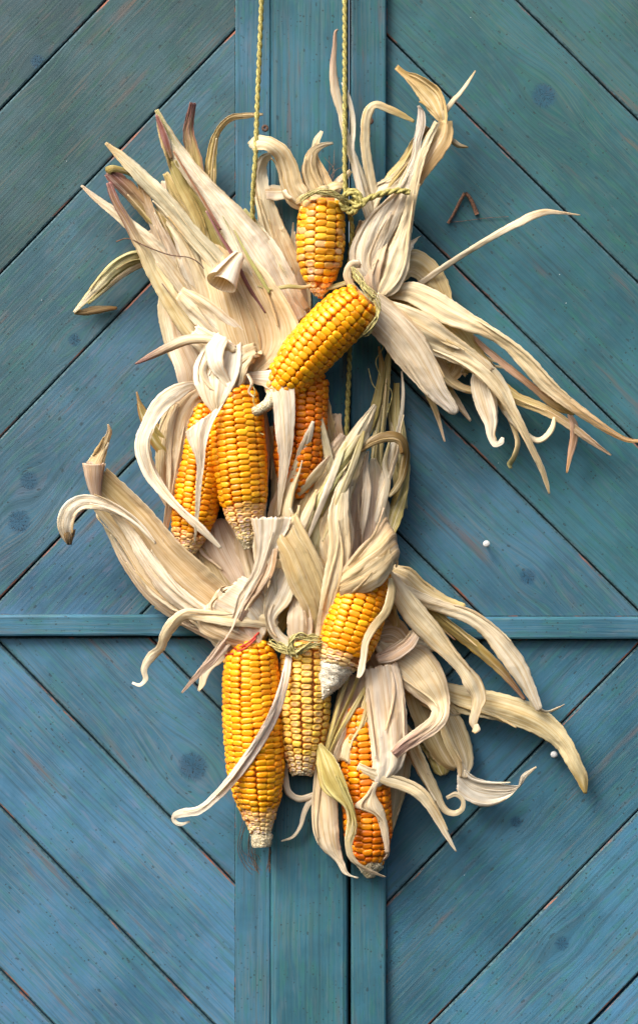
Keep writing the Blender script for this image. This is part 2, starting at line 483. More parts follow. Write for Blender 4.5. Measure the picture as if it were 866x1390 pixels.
def V3(p): return Vector(p)
def leaf(parent, pts, c0=CREAM, c1=None, cup=.10, tip=.62, roll=26, wav=1.0, name='husk_leaf', edge=None, seed=None, label=None, curl=None, sliver=True, pleat=1.0, crease=True):
    rs = random.Random(seed if seed is not None else int(sum(p[0] if not isinstance(p[0], tuple) else p[0][0]*1.7 for p in pts)*13))
    c1 = c1 or c0
    cs = []
    for p in pts:
        if isinstance(p[0], tuple): cs.append((Vector(p[0])+Vector(p[1]))/2)
        else: cs.append(Vector((p[0], p[1], p[2])))
    L, R = [], []
    ph = rs.uniform(0, 6.28); fr = rs.uniform(.5, 1.1)
    dist = 0
    for i, p in enumerate(pts):
        if i: dist += (cs[i]-cs[i-1]).length
        if isinstance(p[0], tuple):
            L.append(Vector(p[0])); R.append(Vector(p[1])); continue
        a = cs[max(0, i-1)]; b = cs[min(len(cs)-1, i+1)]
        t = Vector((b.x-a.x, b.y-a.y, 0))
        if t.length < 1e-3: t = Vector((0, 1, 0))
        t.normalize()
        n = Vector((-t.y, t.x, 0))
        w = p[3]
        rl = p[4] if len(p) > 4 else (roll if w > 20 else min(42, roll*1.4))*sin(ph + fr*dist/(45.0 if w > 20 else 30.0))
        dz = max(-w*1.2, min(w*1.2, w/2*math.tan(radians(max(-68, min(68, rl))))))
        L.append(cs[i] - n*w/2 - Vector((0, 0, dz)))
        R.append(cs[i] + n*w/2 + Vector((0, 0, dz)))
    npr = [max(3, int((cs[i+1]-cs[i]).length/2.5)) for i in range(len(cs)-1)]
    LL, RR = catmull(L, npr), catmull(R, npr)
    n = len(LL)
    Wm = max((LL[i]-RR[i]).length for i in range(n))
    m = int(max(6, min(40, Wm/1.7)))
    mid = [(LL[i]+RR[i])/2 for i in range(n)]
    lens = [0]
    for i in range(1, n): lens.append(lens[-1] + (mid[i]-mid[i-1]).length)
    total = lens[-1] or 1
    if curl is None: curl = rs.uniform(-.05, .08)
    uc = rs.choice([rs.uniform(.2, .42), rs.uniform(.58, .8), .5]); crk = 1.0*pleat
    npl = max(1.0, Wm/rs.uniform(8, 13)); cup *= .6
    k1 = rs.choice([1.5, 2, 2.5, 3]); p1 = rs.uniform(0, 6.28)
    so = rs.uniform(0, 100)
    verts, uvs, cols = [], [], []
    Np = None
    jt = 1+rs.uniform(-.07, .05)
    for i in range(n):
        T = mid[min(n-1, i+1)] - mid[max(0, i-1)]
        X = RR[i]-LL[i]; W = X.length
        N = T.cross(X)
        if N.length < 1e-5: N = Np or Vector((0, 0, 1))
        N.normalize()
        if Np is None:
            if N.z < 0: N = -N
        elif N.dot(Np) < 0: N = -N
        if Np is not None: N = (N*.6 + Np*.4).normalized()
        Np = N
        v = lens[i]/total
        for j in range(m+1):
            u = j/m
            uc_ = uc + .12*noise.noise(Vector((lens[i]/60, so, 4)))
            vee = min(u/uc_, (1-u)/(1-uc_))
            sag = cup*W*(.45*4*u*(1-u) + (.75+.35*noise.noise(Vector((lens[i]/35, so, 8))))*vee) + curl*W*abs(2*u-1)**3
            cn_ = noise.noise(Vector((u*Wm/9+so, lens[i]/13, so*2)))
            sag += crk*(.5-min(.5, abs(cn_)*2.2))*min(1.0, .06*W+.25)
            sag += pleat*.018*W*sin(2*pi*(k1*u)+p1+lens[i]/60)*min(1, W/14)
            tt = (npl*u + p1 + .35*sin(lens[i]/70+ph) + .25*noise.noise(Vector((u*3, lens[i]/50, so)))) % 1.0
            tri = abs(tt*2-1)
            sag += (tri**.7-.55)*pleat*min(.7, .025*W)*(.3+1.0*noise.noise(Vector((u*2+so, lens[i]/60, 2))))*1.5
            nz = noise.noise(Vector((u*2.2*Wm/30+so, lens[i]/26.0, so)))
            sag += wav*nz*min(1.8, .07*W+.25)
            ed = abs(2*u-1)**2
            er = noise.noise(Vector((lens[i]/9.0, so*1.7+(7 if u > .5 else 0), 0)))
            p = LL[i]*(1-u) + RR[i]*u + N*sag + X*((u-.5)*ed*min(1, 20/max(W, 1))*(er*.11 + .07*noise.noise(Vector((lens[i]/3.0, so, 11 if u > .5 else 19)))))
            if i == n-1 or i == 0:
                p = p + (T.normalized() if T.length else Vector())*rs.uniform(-.05, .12)*min(W, 20)*(1 if i else -1)
            if p.z < 1.2: p.z = 1.2 + (p.z-1.2)*.06
            verts.append(P(p.x, p.y, p.z))
            uvs.append((u*Wm/100.0, lens[i]/100.0))
            q = sstep(tip, 1.0, v + .10*noise.noise(Vector((u*5+so, v*6, 3))))
            c = mixc(c0, c1, q)
            if edge: c = mixc(c, edge, sstep(.55, 1.0, abs(2*u-1))*.8)
            g = jt*(1+.10*noise.noise(Vector((u*4+so, lens[i]/40, 9))))
            cols.append(((c[0]*g)**.80, (c[1]*g)**.775, (c[2]*g)**.84, 1))
    faces = [(i*(m+1)+j, i*(m+1)+j+1, (i+1)*(m+1)+j+1, (i+1)*(m+1)+j) for i in range(n-1) for j in range(m)]
    me = mesh_from(name, verts, faces)
    uvl = me.uv_layers.new(name='UVMap')
    ca = me.color_attributes.new('Tint', 'FLOAT_COLOR', 'POINT')
    for k, c in enumerate(cols): ca.data[k].color = c
    for lp in me.loops: uvl.data[lp.index].uv = uvs[lp.vertex_index]
    o = link(name, me, M_HUSK, parent)
    sm = o.modifiers.new('thickness', 'SOLIDIFY'); sm.thickness = .00032; sm.offset = 0
    if label: o['label'] = label
    if sliver and Wm > 15 and total > 50:
        for k in range(rs.choice([1, 1, 2, 2, 3])):
            u0 = rs.choice([rs.uniform(.02, .25), rs.uniform(.75, .98), rs.uniform(.2, .8)])
            du = rs.uniform(-.35, .35)*(1 if .1 < u0 < .9 else .5)
            va = rs.uniform(0, .35); vb = min(1, va+rs.uniform(.35, .65)); q_ = []
            sw = rs.uniform(2.5, 6.5)
            for j in range(7):
                f = j/6; i = int((n-1)*lerp(va, vb, f)); u = u0+du*f*f
                p = LL[i]*(1-u)+RR[i]*u
                q_.append((p.x, p.y, p.z + cup*Wm*.9*4*max(0, u*(1-u)) + 1.2 + 5*f*f*rs.uniform(.2, 1), sw*(1-.75*f*f)*min(1, .15+f*4)+.3))
            leaf(parent, q_, c0, rs.choice([c1, TAN, CREAM, PALE]), .3, sliver=False, wav=.3, seed=rs.randrange(9999))
    return o

def tube_verts(path, rad, seg, verts, faces, twist=0):
    base = len(verts); n = len(path)
    up = Vector((0, 0, 1))
    for i in range(n):
        T = (path[min(n-1, i+1)] - path[max(0, i-1)]).normalized()
        A = T.cross(up)
        if A.length < .05: A = T.cross(Vector((1, 0, 0)))
        A.normalize(); B = T.cross(A).normalized()
        r = rad[i] if isinstance(rad, list) else rad
        for k in range(seg):
            t = 2*pi*k/seg + twist*i
            verts.append(path[i] + A*cos(t)*r + B*sin(t)*r)
    for i in range(n-1):
        for k in range(seg):
            k2 = (k+1) % seg
            faces.append((base+i*seg+k, base+i*seg+k2, base+(i+1)*seg+k2, base+(i+1)*seg+k))
    faces.append(tuple(base+k for k in range(seg)))
    faces.append(tuple(base+(n-1)*seg+k for k in reversed(range(seg))))

def smooth_path(pts, step=3.0):
    vs_ = [Vector(p) for p in pts]
    npr = [max(2, int((vs_[i+1]-vs_[i]).length/step)) for i in range(len(vs_)-1)]
    return catmull(vs_, npr)

def rope(parent, pts, name='twine_strand', r=2.3, pitch=24.0, mat=None, plies=2):
    path = smooth_path(pts, 1.6)
    up = Vector((0, 0, 1))
    for ply in range(plies):
        q = []; l = 0
        for i in range(len(path)):
            if i: l += (path[i]-path[i-1]).length
            T = (path[min(len(path)-1, i+1)] - path[max(0, i-1)]).normalized()
            A = T.cross(up); A = A.normalized() if A.length > .05 else Vector((1, 0, 0))
            B = T.cross(A)
            t = 2*pi*l/pitch + 2*pi*ply/plies
            q.append(path[i] + (A*cos(t)+B*sin(t))*r*.62)
        verts, faces = [], []
        tube_verts(q, r, 7, verts, faces)
        me = mesh_from(name, [P(*v) for v in verts], faces)
        link(name, me, mat or M_ROPE, parent)

def strand(parent, pts, r, mat, name, r2=None):
    path = smooth_path(pts, 2.5)
    n = len(path)
    r2 = r if r2 is None else r2
    verts, faces = [], []
    rad = [lerp(r, r2, i/(n-1))*(1+.12*noise.noise(Vector((i*.5, r*7, 0)))) for i in range(n)]
    tube_verts(path, rad, 7, verts, faces)
    return link(name, mesh_from(name, [P(*v) for v in verts], faces), mat, parent)

def fibres(parent, path, n, r, spread, mat, name='fibre', seed=0):
    rs = random.Random(seed)
    for k in range(n):
        ox, oy, oz = (rs.uniform(-spread, spread) for _ in range(3))
        f_ = rs.uniform(.6, 1.4); a0 = rs.uniform(0, 6.28); pts = []
        sp_ = smooth_path(path, 7)
        i0, i1 = (0, len(sp_)) if rs.random() < .6 else (rs.randrange(0, max(1, len(sp_)//3)), len(sp_)-rs.randrange(0, max(1, len(sp_)//3)))
        for i, p in enumerate(sp_[i0:i1]):
            w_ = spread*.7
            pts.append((p.x+ox+w_*sin(a0+i*f_), p.y+oy+w_*cos(a0*1.3+i*f_*.8), p.z+oz*.6+abs(w_)*sin(a0+i*.9)))
        if len(pts) > 2: strand(parent, pts, r*rs.uniform(.5, 1.2), mat, name, r*.5)

def cone_roll(parent, pts, turns, a0, c0, c1, shrink=.45, flat=.8, name='husk_leaf', label=None):
    """a husk end rolled up on itself: (x, y, h, radius) along the roll's axis"""
    ax_ = [Vector(p[:3]) for p in pts]; rd = [p[3] for p in pts]
    npr = [max(3, int((ax_[i+1]-ax_[i]).length/2.5)) for i in range(len(ax_)-1)]
    A_ = catmull(ax_, npr); R_ = []
    for i in range(len(pts)-1): R_ += [lerp(rd[i], rd[i+1], k/npr[i]) for k in range(npr[i])]
    R_.append(rd[-1])
    m_ = 44; verts, uvs, cols = [], [], []
    for i, c in enumerate(A_):
        T = (A_[min(len(A_)-1, i+1)]-A_[max(0, i-1)]).normalized()
        sd = T.cross(Vector((0, 0, 1))).normalized(); up_ = sd.cross(T).normalized()
        v = i/(len(A_)-1)
        for j in range(m_+1):
            u = j/m_; th = a0+u*turns*2*pi
            r = R_[i]*(1-shrink*u)*(1+.05*noise.noise(Vector((u*5, v*4, a0))))
            p = c + sd*cos(th)*r + up_*sin(th)*r*flat + T*(3.2*noise.noise(Vector((u*4, a0, 3)))*v)
            verts.append(P(*p)); uvs.append((u*R_[-1]*turns*6/100, v*len(A_)*2.5/100))
            cc = mixc(c0, c1, sstep(.5, 1, v)); cols.append((cc[0]**.82, cc[1]**.8, cc[2]**.8, 1))
    n_ = len(A_)
    me = mesh_from(name, verts, [(i*(m_+1)+j, i*(m_+1)+j+1, (i+1)*(m_+1)+j+1, (i+1)*(m_+1)+j) for i in range(n_-1) for j in range(m_)])
    uvl = me.uv_layers.new(name='UVMap'); ca = me.color_attributes.new('Tint', 'FLOAT_COLOR', 'POINT')
    for k, c in enumerate(cols): ca.data[k].color = c
    for lp in me.loops: uvl.data[lp.index].uv = uvs[lp.vertex_index]
    o = link(name, me, M_HUSK, parent)
    sm = o.modifiers.new('thickness', 'SOLIDIFY'); sm.thickness = .00035; sm.offset = 0
    if label: o['label'] = label
    return o

def coil(parent, c, a, b, ang, turns, r, mat, name, seed=0, lift=0):
    """loops of string wound round a neck: ellipse half-axes a (in the photo) and b (depth), seen edge-on at angle ang"""
    rs = random.Random(seed)
    for k in range(turns):
        pts = []
        o_ = (k-(turns-1)/2)*r*1.5
        t0 = rs.uniform(0, 6.28)
        tilt = rs.uniform(-.16, .16)
        for i in range(19):
            t = t0 + 2*pi*i/18
            x, d = a*cos(t), b*sin(t)
            along = o_ + tilt*x + rs.uniform(-.5, .5)
            ca, sa = cos(radians(ang)), sin(radians(ang))
            pts.append((c[0]+x*ca-along*sa, c[1]+x*sa+along*ca, c[2]+d+lift))
        strand(parent, pts, r*rs.uniform(.8, 1.1), mat, name)

# ---------------------------------------------------------------- kernels and cobs
def kernel_mesh(i, dent=0.0):
    rs = random.Random(i*31+5)
    seg = 12
    prof = [(.84,-.55),(1.0,-.10),(1.0,.34),(.93,.70),(.72,.93),(.36,1.0)]
    verts, cols, faces = [], [], []
    ex = rs.uniform(3.0, 4.6)
    skx, sky = rs.uniform(-.08, .08), rs.uniform(-.08, .08)
    for li, (r, z) in enumerate(prof):
        for k in range(seg):
            t = 2*pi*k/seg
            c, s_ = cos(t), sin(t)
            q = (abs(c)**ex + abs(s_)**ex)**(-1/ex)
            x, y = c*q*r, s_*q*r
            zz = z + skx*x + sky*y
            if dent and li >= 4: zz -= dent*(.75 if li == 5 else .12)
            verts.append((x*(1+rs.uniform(-.02, .02)), y*(1+rs.uniform(-.02, .02)), zz+rs.uniform(-.015, .015)))
            cols.append((max(0, min(1, z)), (1.0 if (dent and li == 5) else (.25 if dent and li == 4 else 0)), 0, 1))
    verts.append((0, 0, 1.0 - dent*1.15 + skx*0)); cols.append((1, 1 if dent else 0, 0, 1))
    for li in range(len(prof)-1):
        for k in range(seg):
            k2 = (k+1) % seg
            faces.append((li*seg+k, li*seg+k2, (li+1)*seg+k2, (li+1)*seg+k))
    top = len(verts)-1; l0 = (len(prof)-1)*seg
    for k in range(seg): faces.append((l0+k, l0+(k+1) % seg, top))
    me = mesh_from('kernel', verts, faces)
    ca = me.color_attributes.new('Tint', 'FLOAT_COLOR', 'POINT')
    for k, c in enumerate(cols): ca.data[k].color = c
    me.materials.append(M_KERN)
    for p in me.polygons: p.use_smooth = True
    return me
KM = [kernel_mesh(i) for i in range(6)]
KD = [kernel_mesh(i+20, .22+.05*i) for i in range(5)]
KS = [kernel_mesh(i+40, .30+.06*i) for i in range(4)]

def prof_at(prof, t):
    for i in range(len(prof)-1):
        if t <= prof[i+1][0]:
            a, b = prof[i], prof[i+1]
            q = (t-a[0])/(b[0]-a[0]+1e-9); q = q*q*(3-2*q)*.5 + q*.5
            return lerp(a[1], b[1], q)
    return prof[-1][1]

def ear(label, base, tip, R, prof, rows, sp, cols, phase=0.0, dent=0.0, shrivel=.86, kend=.93, kstart=0.0, bend=0.0, tipmat=None,
        pale=0.0, gapf=1.0, group='ears of corn in the hanging bunch', bare=1.0):
    """base/tip: (x, y, height) of the cob's axis; prof: radius share along it"""
    A, B = Vector(base), Vector(tip)
    e_ = thing('ear_of_corn', P(*base), label, 'ear of corn', group)
    ax = (B-A); Ln = ax.length; axn = ax.normalized()
    side = axn.cross(Vector((0, 0, 1))).normalized()
    up = side.cross(axn).normalized()
    if up.z < 0: up = -up; side = -side
    def axis(t): return A + ax*t + side*(bend*4*t*(1-t))
    # the core
    verts, faces = [], []
    nr, sg = 70, 30
    for i in range(nr+1):
        t = i/nr
        r = prof_at(prof, t)*R
        dp = 5.0*(1.0 if t < shrivel else lerp(1.0, .5, min(1, (t-shrivel)/(kend-shrivel+1e-6))))
        core = r-dp if t < kend else lerp(r-dp, r, min(1, (t-kend)/.02))
        core = max(core, .6)
        c = axis(t)
        for k in range(sg):
            th = 2*pi*k/sg
            jr = core*(1+(.24 if t > kend-.03 else .02)*noise.noise(Vector((cos(th)*2.6, sin(th)*2.6, t*38))) + (.10*noise.noise(Vector((cos(th)*7, sin(th)*7, t*110))) if t > kend-.03 else 0))
            verts.append(P(*(c + side*cos(th)*jr + up*sin(th)*jr)))
    for i in range(nr):
        for k in range(sg):
            k2 = (k+1) % sg
            faces.append((i*sg+k, i*sg+k2, (i+1)*sg+k2, (i+1)*sg+k))
    faces.append(tuple(nr*sg+k for k in range(sg))); faces.append(tuple(reversed(range(sg))))
    me = mesh_from('cob', verts, faces)
    me.materials.append(M_COB); me.materials.append(tipmat or M_TIP)
    cob = link('cob', me, None, e_)
    for f in me.polygons:
        if f.index//sg >= int(nr*(kend-.005)): f.material_index = 1
    # the kernels, row by row
    rs = random.Random(int(base[0]*7+base[1]))
    front, back = [], []
    nax = int(Ln*(kend-kstart)/sp)
    for rw in range(rows):
        wob = rs.uniform(0, 6.28); shift = rs.uniform(0, 1)
        t = kstart + shift*sp/Ln*.8
        while t < kend:
            fac = 1.0
            if t > shrivel: fac = lerp(1.0, .55, (t-shrivel)/(kend-shrivel+1e-6))
            step = sp*fac*rs.uniform(.90, 1.10)/Ln
            tc_ = t + step/2
            r = prof_at(prof, min(tc_, 1))*R
            th = 2*pi*(rw+phase)/rows + .045*sin(wob+tc_*5) + rs.uniform(-.018, .018) + .16*(tc_-.5)*sin(R)
            c = axis(tc_)
            nrm = side*cos(th) + up*sin(th)
            dr = (prof_at(prof, min(1, tc_+.02)) - prof_at(prof, max(0, tc_-.02)))*R/(.04*Ln)
            nn = (nrm - axn*dr).normalized()
            tang = axn.cross(nn).normalized(); al = nn.cross(tang).normalized()
            hw = pi*r/rows*rs.uniform(.95, 1.03)
            hl = step*Ln/2*rs.uniform(.92, 1.0)
            ht = 5.2*fac*rs.uniform(.85, 1.1)
            skip = t > shrivel and rs.random() < .05
            if not skip and hw > 1.2:
                cc = Vector(rs.choice(cols))*rs.uniform(.80, 1.12)
                nb = noise.noise(Vector((tc_*6, th*1.2, base[0])))
                cc = cc*(1+.16*nb)
                if t > shrivel: cc = cc.lerp(Vector((.84, .67, .34)), min(.92, .25+(t-shrivel)/(kend-shrivel+1e-6)*.8))
                if pale and rs.random() < pale: cc = cc.lerp(Vector((.62, .40, .20)), rs.uniform(.3, .9))
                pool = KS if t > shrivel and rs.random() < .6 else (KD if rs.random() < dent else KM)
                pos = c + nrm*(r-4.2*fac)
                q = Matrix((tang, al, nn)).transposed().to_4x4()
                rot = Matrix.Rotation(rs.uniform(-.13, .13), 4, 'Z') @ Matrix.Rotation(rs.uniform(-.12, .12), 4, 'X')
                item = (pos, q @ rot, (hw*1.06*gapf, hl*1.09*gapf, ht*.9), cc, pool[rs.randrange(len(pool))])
                (front if nn.z > -.12 else back).append(item)
            t += step
    front.sort(key=lambda i: -i[0].z)
    back += front[300:]; front = front[:300]
    FX = Matrix(((1,0,0),(0,0,-1),(0,-1,0)))   # photo px (x, y down, h) -> world axes
    for pos, q, sc, cc, km in front:
        o = bpy.data.objects.new('kernel', km)
        COL.objects.link(o)
        o.parent = cob
        w = P(*pos)
        rotw = FX @ q.to_3x3()
        if rotw.determinant() < 0: rotw.col[0] = -rotw.col[0]
        mw = Matrix.Translation(w) @ rotw.to_4x4() @ Matrix.Diagonal((sc[0]*S, sc[1]*S, sc[2]*S, 1))
        o.matrix_basis = mw
        o.color = (*cc, 1)
    # papery chaff on the bare end
    cv, cf, ccol = [], [], []
    for k in range(int(170 if kend < .9 else 70)):
        t = lerp(kend-.02, .995, rs.random()**1.1); th = rs.uniform(0, 2*pi)
        r = prof_at(prof, t)*R; nrm = side*cos(th) + up*sin(th); p = axis(t) + nrm*(r-.4)
        tg = axn.cross(nrm).normalized(); s1, s2, s3 = rs.uniform(.8, 2.0), rs.uniform(.9, 2.4), rs.uniform(.5, 2.2)
        b0 = len(cv); d_ = (nrm*s3 + axn*rs.uniform(-.5, 1.6))
        for q_ in (p-tg*s1-axn*s2*.6, p+tg*s1-axn*s2*.6, p+tg*s1*.8+axn*s2*.6, p-tg*s1*.8+axn*s2*.6, p+d_):
            cv.append(P(*q_))
        cf += [(b0, b0+1, b0+4), (b0+1, b0+2, b0+4), (b0+2, b0+3, b0+4), (b0+3, b0, b0+4)]
    ch = link('chaff', mesh_from('chaff', cv, cf), tipmat or M_TIP, e_, False); ch['kind'] = 'stuff'
    # the far side of the cob
    verts, faces, cl = [], [], []
    for pos, q, sc, cc, km in back:
        b0 = len(verts); w = P(*pos); rotw = FX @ q.to_3x3()
        if rotw.determinant() < 0: rotw.col[0] = -rotw.col[0]
        for k, v in enumerate(km.vertices):
            verts.append(w + rotw @ Vector((v.co.x*sc[0]*S, v.co.y*sc[1]*S, v.co.z*sc[2]*S)))
            cl.append(km.attributes['Tint'].data[k].color[:])
        faces += [tuple(b0+i for i in p.vertices) for p in km.polygons]
    if back:
        me = mesh_from('kernels_on_far_side', verts, faces)
        ca = me.color_attributes.new('Tint', 'FLOAT_COLOR', 'POINT')
        for k, c in enumerate(cl): ca.data[k].color = c
        o = link('kernels_on_far_side', me, M_KERN, e_)
        o.color = (*cols[0], 1); o['kind'] = 'stuff'
    return e_

YEL = [(.88,.38,.005),(.88,.34,.004),(.84,.30,.004),(.90,.43,.010)]
ORA = [(.84,.31,.005),(.80,.26,.004),(.86,.35,.006)]
ORD = [(.76,.21,.004),(.70,.17,.003),(.80,.26,.005)]
PALEY = [(.86,.54,.09),(.88,.56,.07),(.80,.48,.10)]
NORM = [(0,.55),(.05,.84),(.14,.97),(.35,1.0),(.6,.96),(.78,.84),(.88,.66),(.94,.44),(1.0,.24)]
# ---------------------------------------------------------------- the ears
E1 = ear('small stubby orange ear with blistered kernels, highest in the bunch beside the right twine', (437,268,46), (433,402,46), 33,
         [(0,.70),(.06,.88),(.25,.98),(.45,1.0),(.62,.94),(.78,.74),(.90,.48),(1,.16)], 13, 9.2,
         [(.80,.38,.012),(.74,.31,.010),(.82,.42,.02)], .3, .12, .80, .985, pale=.28)
E2 = ear('yellow ear lying slantwise across the bunch below the small stubby ear', (497,402,78), (370,540,60), 36.5,
         [(0,.50),(.05,.78),(.14,.95),(.32,1.0),(.6,.97),(.8,.85),(.92,.66),(1,.4)], 16, 9.2, YEL, .1, .0, .9, .97, bend=-6)
E3 = ear('orange yellow ear on the left with a grainy tip, partly behind the fuller ear', (283,545,38), (252,752,34), 35,
         [(0,.55),(.06,.8),(.2,.95),(.5,1.0),(.72,.92),(.86,.72),(.94,.52),(1,.34)], 16, 7.5, ORA+YEL[:1], .0, .0, .82, .975, bend=4)
E4 = ear('full yellow ear left of centre tapering to a pale tip beside the white husk strip', (318,522,58), (338,746,52), 38,
         [(0,.55),(.06,.82),(.2,.98),(.45,1.0),(.66,.9),(.8,.68),(.9,.42),(1,.16)], 15, 8.0, YEL+ORA[:1], .4, .0, .70, .93, bend=-2)
E5 = ear('deep orange ear half hidden under the slanting yellow ear', (413,500,36), (402,672,36), 36,
         [(0,.6),(.1,.95),(.4,1.0),(.7,.95),(.9,.75),(1,.5)], 17, 8.6, ORD, .2, .0, .99, .985)
E6 = ear('yellow ear with a bare white pointed tip under the wrapped husk', (505,762,62), (437,950,66), 40,
         [(0,.62),(.1,.85),(.3,.98),(.5,1.0),(.62,.94),(.70,.80),(.74,.62),(.84,.44),(1,.05)], 16, 8.0, YEL+ORA[:1], .3, .0, .62, .735, bend=5, tipmat=M_TIPW)
E7 = ear('long smooth yellow ear hanging lowest on the left, below the red string', (340,868,50), (356,1150,40), 41,
         [(0,.40),(.03,.66),(.09,.88),(.2,.96),(.4,1.0),(.62,.96),(.75,.80),(.84,.58),(.90,.42),(.93,.34),(1,.30)], 16, 8.0, YEL, .5, .0, .80, .925, bend=-3)
E8 = ear('dry dented ear of shrunken pale kernels between the long ear and the white tipped ear', (416,868,44), (410,1052,38), 36,
         [(0,.80),(.1,.94),(.3,1.0),(.55,1.0),(.72,.9),(.85,.74),(.95,.55),(1,.40)], 14, 9.0, PALEY, .2, .95, .80, .985, gapf=.88)
E9 = ear('dark orange ear at the bottom wrapped in loose cream husks', (490,960,34), (503,1192,34), 34,
         [(0,.8),(.2,.95),(.45,1.0),(.72,.98),(.84,.82),(.92,.54),(1,.16)], 13, 8.7, ORD+ORA[:1], .3, .0, .97, .90)

# ---- husks: (x, y, height above the door, width[, roll]) along the middle of each leaf, or pairs of edge points
L = leaf
# the fan at the upper left (folded up from the ears in the middle left)
L(E4, [(330,500,24,40),(262,480,20,62),(240,430,18,52),(232,385,22,34),(215,350,22,20),(200,315,22,12)], CREAM, PINK, .14)
L(E4, [(350,470,22,40),(310,400,22,44),(285,345,22,36),(262,300,24,26),(240,262,22,18),(225,235,20,8)], TAN, GOLD, .12)
L(E4, [(400,430,20,44),(398,390,24,44),(384,345,30,36),(368,300,32,28),(357,262,32,22),(353,232,34,18),(358,216,38,14),(368,211,36,10)], CREAM, WHITE, .14, roll=18)
L(E4, [(412,430,22,30),(404,395,24,30),(390,350,26,26),(376,312,28,18)], PINK, CREAM, .1)
L(E4, [(330,460,22,60),(330,390,24,60),(308,330,26,46),(286,290,26,26),(275,262,26,18),(264,215,26,20),(256,178,28,15),(262,140,30,9)], GOLD, PURP, .14, .70, edge=PURP)
L(E4, [(300,420,18,30),(290,350,18,26),(284,290,20,18),(286,245,22,16),(287,215,24,15),(294,182,30,9),(312,161,34,9),(335,157,30,8),(357,155,26,3)], GOLD, TAN, .16, roll=20)
L(E4, [(350,455,32,44),(322,380,34,42),(298,330,36,34),(276,285,38,24),(250,245,40,22),(232,205,42,19),(222,178,42,15),(214,152,42,5)], OLIVE, BROWN, .14, .8, edge=TAN)
L(E4, [(292,345,38,8),(281,332,40,14),(266,290,42,16),(246,250,43,16),(234,220,44,14)], GOLD, OLIVE, .2)
L(E4, [(395,440,34,50),(372,395,42,60),(345,345,48,60),(315,300,48,44),(285,262,47,30),(262,235,47,26),(240,205,46,22),(224,175,46,14),(213,149,46,5)],
  WHITE, GREEN, .12, .72, roll=14, edge=(.62,.50,.34))
L(E4, [(213,156,52,4),(220,174,52,8),(227,196,52,9),(233,216,50,4)], PURP, (.34,.20,.10), .1, sliver=False)
L(E4, [(366,398,62,3),(352,375,62,5),(335,345,60,4),(318,312,56,2)], (.50,.50,.16), GREEN, .1, sliver=False)
L(E4, [(236,205,52,2),(252,232,54,3),(276,272,56,4),(300,312,58,3)], (.36,.16,.10), PURP, .1, sliver=False)
L(E4, [(360,425,60,3),(338,390,62,5),(318,350,62,5),(298,318,60,4),(280,286,57,3)], PURP, PURP, .1, name='husk_leaf', wav=.2, label='narrow dark purple husk edge')
L(E4, [(405,425,30,34),(392,400,38,36),(372,350,42,28),(348,310,42,16),(330,285,42,8)], WHITE, GREEN, .14)
L(E4, [(320,480,32,40),(300,430,36,48),(285,390,38,36),(268,355,38,26),(250,320,36,26),(228,290,34,20),(212,265,34,12),(200,255,32,8)], CREAM, TAN, .14)
L(E4, [(300,440,28,30),(262,372,34,30),(247,330,36,18),(233,297,36,14),(224,270,36,12),(222,246,36,6)], WHITE, PINK, .14)
L(E4, [(330,425,44,36),(308,372,46,34),(288,345,46,24),(262,318,46,22),(240,290,45,22),(215,262,44,22),(190,238,43,20),(166,214,42,14),(144,194,40,4)],
  (.74,.70,.52), TAN, .16, .82, roll=16)
L(E4, [(290,440,24,40),(262,385,28,34),(240,345,30,26),(222,312,32,22),(205,292,33,22),(188,272,34,22),(172,255,36,22),(157,242,38,20),(147,233,40,14)], GOLD, PURP, .2, .55)
L(E4, [(147,233,40,14),(153,229,46,10),(170,232,44,8),(188,240,40,9),(202,248,36,6)], OLIVE, BROWN, .2, roll=10)
L(E4, [(275,440,26,36),(252,400,30,34),(236,362,34,28),(218,320,36,20),(206,290,38,14),(196,262,38,11),(189,246,38,7)], PINK, BROWN, .16)
L(E4, [(300,470,30,40),(270,420,36,40),(245,385,38,34),(228,360,40,28),(205,330,40,20),(180,308,39,16),(156,288,38,13),(132,270,37,9),(111,252,36,3)], PALE, PINK, .16, .78, roll=16)
L(E4, [(290,470,40,30),(262,450,44,28),(240,418,44,27),(222,390,43,24),(207,366,42,20),(194,340,42,17),(182,318,42,14),(170,295,43,12),(160,278,44,11),(153,262,44,10),(148,248,44,7)],
  (.72,.62,.36), PURP, .24, .42, roll=12)
L(E4, [(246,372,18,14),(225,360,18,14),(202,350,22,16),(178,352,28,19),(155,366,30,19),(138,384,28,17),(120,403,22,11),(101,424,14,4)], (.58,.55,.28), PALE, .2, .5, roll=24, edge=(.34,.36,.08))
L(E4, [(240,372,14,10),(215,360,16,10),(192,358,20,10),(165,372,20,12),(142,392,16,9),(120,412,12,4)], PALE, GREEN, .2)
# broad tan sheath in front
L(E4, [((356,506,70),(322,500,66)),((398,474,74),(310,478,70)),((408,448,72),(294,440,70)),((390,408,68),(284,400,66)),((362,368,60),(276,362,54)),((332,335,44),(268,330,38)),((306,300,26),(276,300,26))],
  (.66,.48,.27), CREAM, -.10, .8, wav=.5, edge=CREAM)
L(E4, [((362,506,54),(330,506,52)),((408,462,54),(330,480,62)),((414,440,40),(370,430,60))], (.60,.42,.24), TAN, -.1)
